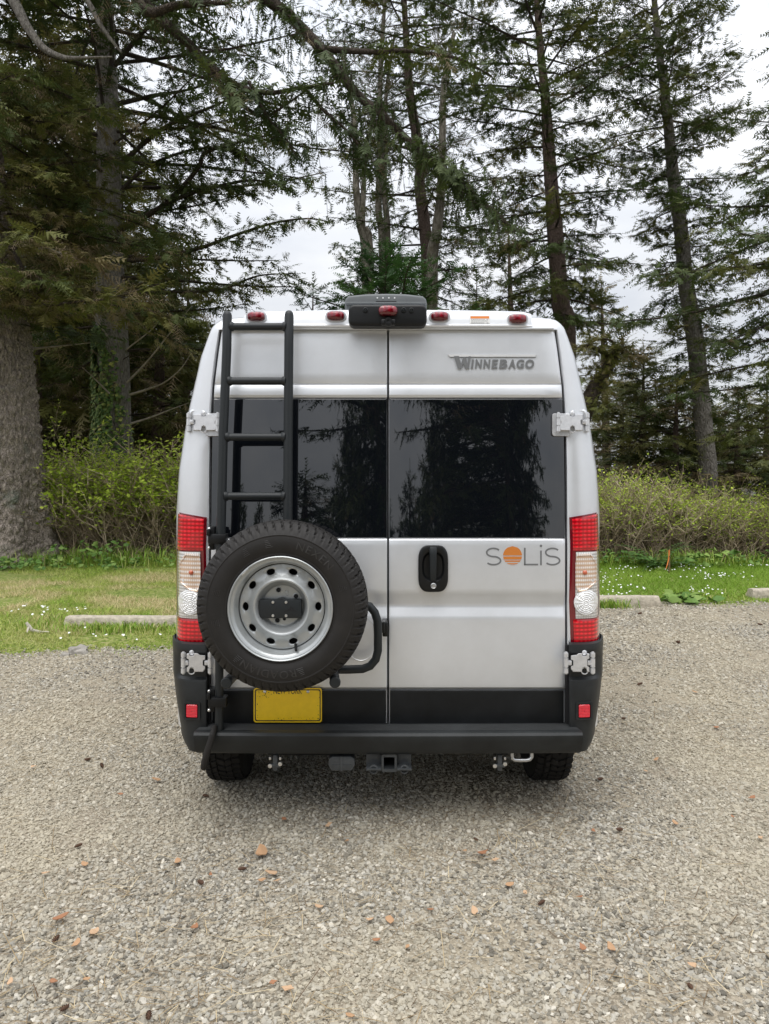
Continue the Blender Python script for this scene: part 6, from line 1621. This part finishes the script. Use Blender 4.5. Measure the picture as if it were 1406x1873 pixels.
def rock(x, y, s, label, seed):
    bm = bmesh.new(); bmesh.ops.create_icosphere(bm, subdivisions=3, radius=1)
    for v in bm.verts:
        k = 1 + .45 * mnoise.noise(v.co * 1.3 + Vector((seed, 0, 0))) + .15 * mnoise.noise(v.co * 4); v.co = Vector((v.co.x * s[0], v.co.y * s[1], v.co.z * s[2])) * k
    me = bpy.data.meshes.new('rock'); bm.to_mesh(me); bm.free(); me.shade_smooth(); me.set_sharp_from_angle(angle=R(30)); o = link_mesh('rock', me, M['rock'], None, (x, y, s[2] * .3)); return props(o, label, 'rock')
rock(U(143, 7.15), 7.15, (.10, .08, .055), 'pale rock at the gravel edge left of the van', 3)
rock(U(118, 7.05), 7.05, (.045, .04, .025), 'small pale stone just left of the pale rock', 9)
mb = MB(); Yd = 7.9
mb.tube([P(48, 1143, Yd), P(53, 1150, Yd), P(58, 1157, Yd), P(72, 1160, Yd), P(90, 1160, Yd)], [.014, .02, .018, .012, .004], n=7); mb.tube([P(53, 1150, Yd), P(50, 1158, Yd - .05), P(49, 1162, Yd - .07)], [.012, .009, .004], n=6)
o = mb.build('driftwood', mat('bleached_wood', (.50, .46, .40), rough=.9, var=(30, .25)), None); o.location.z = .03; props(o, 'bleached crooked stick lying on the left grass', 'stick')

# house behind the right hedge -------------------------------------------------
def house():
    Y = 37.0; e = empty('house', (U(1400, Y), Y, 0), 'grey shingled house with white siding glimpsed behind trees at right', 'house')
    sh = mat('grey_shingle', (.30, .30, .29), rough=.9, var=(3, .2)); wh = mat('white_siding', (.72, .73, .74), rough=.7); rf = mat('grey_roof', (.16, .16, .155), rough=.95, var=(5, .2)); gl = mat('house_window', (.02, .025, .03), rough=.1)
    x0, x1 = U(1300, Y), U(1372, Y)
    mb = MB(); zt_ = V(850, Y); mb.box(((x0 + x1) / 2, Y + 2, zt_ / 2), (x1 - x0, 4, zt_)); mb.build('wall', sh, e)
    k = 0; z = .12
    while z < zt_:                                                   # lapped shingle courses
        mb = MB(); mb.box(((x0 + x1) / 2, Y - .012, z), (x1 - x0 + .02, .024, .155), rot=Matrix.Rotation(R(-5), 3, 'X')); mb.build('shingle_course', sh, e); z += .16
    mb = MB(); mb.add([(x0 - .3, Y - .35, zt_ - .02), (x1 + .3, Y - .35, zt_ - .02), (x1 + .3, Y + 2, zt_ + 1.1), (x0 - .3, Y + 2, zt_ + 1.1), (x1 + .3, Y + 4.4, zt_ - .02), (x0 - .3, Y + 4.4, zt_ - .02)], [(0, 1, 2, 3), (3, 2, 4, 5), (0, 3, 5), (1, 4, 2)]); mb.build('roof', rf, e, angle=None)
    xa, xb = x1 + .05, U(1500, Y); z2 = V(905, Y) + .35
    mb = MB(); mb.box(((xa + xb) / 2, Y + 1.5, z2 / 2), (xb - xa, 3, z2)); mb.build('annex_wall', wh, e)
    for j in range(16):
        mb = MB(); mb.box((xa + .12 + j * (xb - xa - .2) / 15, Y - .02, z2 / 2), (.05, .035, z2 - .05)); mb.build('batten', wh, e)
    mb = MB(); mb.add([(xa - .1, Y - .3, z2), (xb, Y - .3, z2), (xb, Y + 3.2, z2 + .9), (xa - .1, Y + 3.2, z2 + .9)], [(0, 1, 2, 3)]); mb.build('annex_roof', rf, e, angle=None)
    for x in (U(1318, Y), U(1346, Y)):
        mb = MB(); mb.box((x, Y - .05, 1.1), (.5, .05, .7)); w = mb.build('window_frame', wh, e); mb = MB(); mb.box((x, Y - .08, 1.1), (.42, .02, .62)); mb.build('pane', gl, w)
house()

# fallen bark flakes and cones on the gravel -----------------------------------
flake_m = [mat('bark_flake_tan', (.42, .25, .135), rough=.8, var=(60, .25)), mat('bark_flake_rust', (.32, .15, .075), rough=.8, var=(60, .3)), mat('bark_flake_pale', (.50, .33, .20), rough=.8, var=(60, .2))]
cone_m = mat('cone_brown', (.10, .052, .03), rough=.85, var=(60, .4))
def flake_mesh(seed, m):
    r = random.Random(seed); n = 9; vs = []; 
    for lay, z in ((0, 0), (1, .10)):
        for i in range(n):
            a = 2 * PI * i / n; q = (1 + .75 * mnoise.noise(Vector((math.cos(a) * 1.9 + seed, math.sin(a) * 1.9, 1)))) ; x, y = q * math.cos(a), q * .62 * math.sin(a); vs.append((x, y, z + .18 * x * x + .1 * mnoise.noise(Vector((x * 2, y * 2, seed)))))
    fs = [tuple(range(n, 2 * n)), tuple(reversed(range(n)))] + [(i, (i + 1) % n, n + (i + 1) % n, n + i) for i in range(n)]
    me = bpy.data.meshes.new('bark_flake'); me.from_pydata(vs, [], fs); me.materials.append(m); me.update(); return me
FM = [flake_mesh(i, flake_m[i % 3]) for i in range(9)]
def cone_mesh(seed):
    mb = MB(); mb.lathe([(.02, -1), (.26, -.85), (.36, -.4), (.37, 0), (.30, .5), (.16, .85), (.02, 1.0)], (0, 0, 0), 10, axis='X')
    for k in range(46):                                              # open scales
        t = k / 46; x = -.9 + 1.8 * t; a = k * 2.4; rr_ = float(np.interp(x, [-1, -.4, 0, .5, 1], [.1, .36, .37, .30, .05]))
        c = Vector((x, rr_ * math.cos(a), rr_ * math.sin(a))); o = Vector((.45, math.cos(a), math.sin(a))).normalized(); sdv = Vector((0, -math.sin(a), math.cos(a)))
        mb.add([c - sdv * .10, c + sdv * .10, c + o * .20 + sdv * .09 , c + o * .24, c + o * .20 - sdv * .09], [(0, 1, 2, 3, 4)])
    me = bpy.data.meshes.new('spruce_cone'); me.from_pydata(mb.v, [], mb.f); me.materials.append(cone_m); me.update(); return me
CM = [cone_mesh(0)]
FP = [(479, 1568, 20, 'f', 'largest tan bark flake behind the van centre'), (461, 1545, 0, '', ''), (497, 1605, 14, 'f', ''), (478, 1618, 9, 'f', ''), (520, 1505, 8, 'f', 'pale orange bark flake nearest the tow hitch'), (506, 1619, 9, 'f', ''), (325, 1583, 10, 'f', ''), (110, 1688, 17, 'f', 'tan bark flake at the left front corner'), (172, 1713, 13, 'f', ''), (140, 1735, 12, 'f', ''), (357, 1704, 11, 'f', ''), (582, 1667, 10, 'f', ''), (712, 1692, 13, 'f', 'bright orange bark flake straight below the hitch'), (883, 1568, 14, 'f', 'rust bark flake right of the van centre'), (905, 1580, 8, 'f', ''), (932, 1626, 10, 'f', ''), (786, 1672, 8, 'f', ''), (868, 1676, 11, 'f', ''), (1118, 1744, 15, 'f', 'brown bark flake in the right foreground'), (1066, 1742, 11, 'f', ''), (1266, 1776, 12, 'f', 'tan bark flake nearest the right front corner'), (1235, 1512, 8, 'f', ''), (500, 1806, 9, 'f', 'tan bark flake upright at the bottom centre'), (525, 1818, 12, 'f', ''), (158, 1800, 8, 'f', ''), (98, 1806, 13, 'f', ''), (18, 1806, 9, 'f', ''), (286, 1432, 10, 'f', ''), (220, 1458, 6, 'f', ''), (82, 1605, 9, 'f', ''), (155, 1588, 9, 'f', ''), (385, 1606, 6, 'f', ''), (600, 1516, 8, 'f', ''), (634, 1545, 7, 'f', ''), (688, 1728, 9, 'f', ''), (675, 1690, 8, 'f', ''), (850, 1563, 6, 'f', ''), (1085, 1526, 6, 'f', ''), (1180, 1416, 6, 'f', ''), (1200, 1395, 7, 'f', ''), (1375, 1465, 8, 'f', ''), (1390, 1540, 8, 'f', ''), (640, 1868, 11, 'f', ''), (1340, 1500, 5, 'f', ''), (60, 1408, 7, 'f', ''), (1270, 1270, 6, 'f', ''), (1310, 1335, 6, 'f', ''), (960, 1640, 6, 'f', ''), (745, 1740, 7, 'f', ''), (1060, 1648, 7, 'f', ''),
      (367, 1621, 9, 'c', 'dark spruce cone left of the van centre line'), (102, 1725, 10, 'c', 'dark spruce cone in the left foreground'), (118, 1853, 11, 'c', 'dark spruce cone at the bottom left corner'), (272, 1866, 12, 'c', 'spruce cone cut by the bottom edge at left'), (143, 1553, 8, 'c', 'greyish spruce cone on the left gravel'), (443, 1596, 9, 'c', 'crushed spruce cone below the licence plate'), (990, 1658, 9, 'c', 'spruce cone near the bare earth patch'), (1262, 1812, 9, 'c', ''), (1133, 1523, 8, 'c', 'spruce cone on the right gravel behind the right tyre'), (376, 1461, 7, 'c', 'spruce cone just behind the left rear tyre'), (1098, 1430, 7, 'c', 'spruce cone right of the right rear tyre'), (870, 1541, 6, 'c', ''), (160, 1394, 7, 'c', 'spruce cone on the far left gravel near the bumper'), (186, 1405, 7, 'c', ''), (1170, 1255, 6, 'c', 'spruce cone on the right gravel level with the lower black cladding'), (1240, 1178, 6, 'c', 'spruce cone on the right gravel below the gap between wheel stops'), (1390, 1145, 5, 'c', 'spruce cone at the right photo edge under the farthest wheel stop'), (1170, 1125, 5, 'c', 'tiny spruce cone on gravel just in front of the right wheel stop'), (1140, 1318, 5, 'c', 'tiny spruce cone on gravel level with the right bumper reflector')]
def where(px_, py):
    row = 'at the bottom edge' if py > 1780 else 'in the foreground' if py > 1660 else 'some way behind the van' if py > 1560 else 'close behind the van' if py > 1440 else 'beside the van'
    col = 'far left' if px_ < 200 else 'left' if px_ < 430 else 'centre left' if px_ < 640 else 'centre' if px_ < 780 else 'centre right' if px_ < 960 else 'right' if px_ < 1200 else 'far right'
    return '%s gravel %s' % (col, row)
r = random.Random(77)
for i, (px_, py, s, k, lab) in enumerate(FP):
    if not s: continue
    Y = F * H / (py - HY); sz = s * Y / F * .82
    if k == 'f':
        o = bpy.data.objects.new('bark_flake', FM[i % 9]); COL.objects.link(o); o.scale = (sz, sz, sz); o.location = (U(px_, Y), Y, .015 + .20 * sz); o.rotation_euler = (r.uniform(-.25, .25), r.uniform(-.25, .25), r.uniform(0, 6.3))
        props(o, lab or '%s bark flake on the %s' % (('tan', 'rust brown', 'pale orange')[i % 9 % 3], where(px_, py)), 'bark flake', 'bark flakes scattered on the gravel')
    else:
        o = bpy.data.objects.new('spruce_cone', CM[0]); COL.objects.link(o); sz *= 1.05; o.scale = (sz * 1.1, sz, sz); o.location = (U(px_, Y), Y, .010 + .40 * sz); o.rotation_euler = (r.uniform(0, 6), r.uniform(-.2, .2), r.uniform(0, 6.3))
        props(o, lab or 'small dark spruce cone on the %s' % where(px_, py), 'spruce cone', 'spruce cones fallen on the gravel')

seen = {}
for o in COL.objects:
    if o.name.startswith(('bark_flake', 'spruce_cone')): seen.setdefault(o['label'], []).append(o)
for lab, os_ in seen.items():
    if len(os_) == 2:
        os_.sort(key=lambda q: q.location.y)
        os_[0]['label'] = lab + ', nearer one'; os_[1]['label'] = lab + ', farther one'
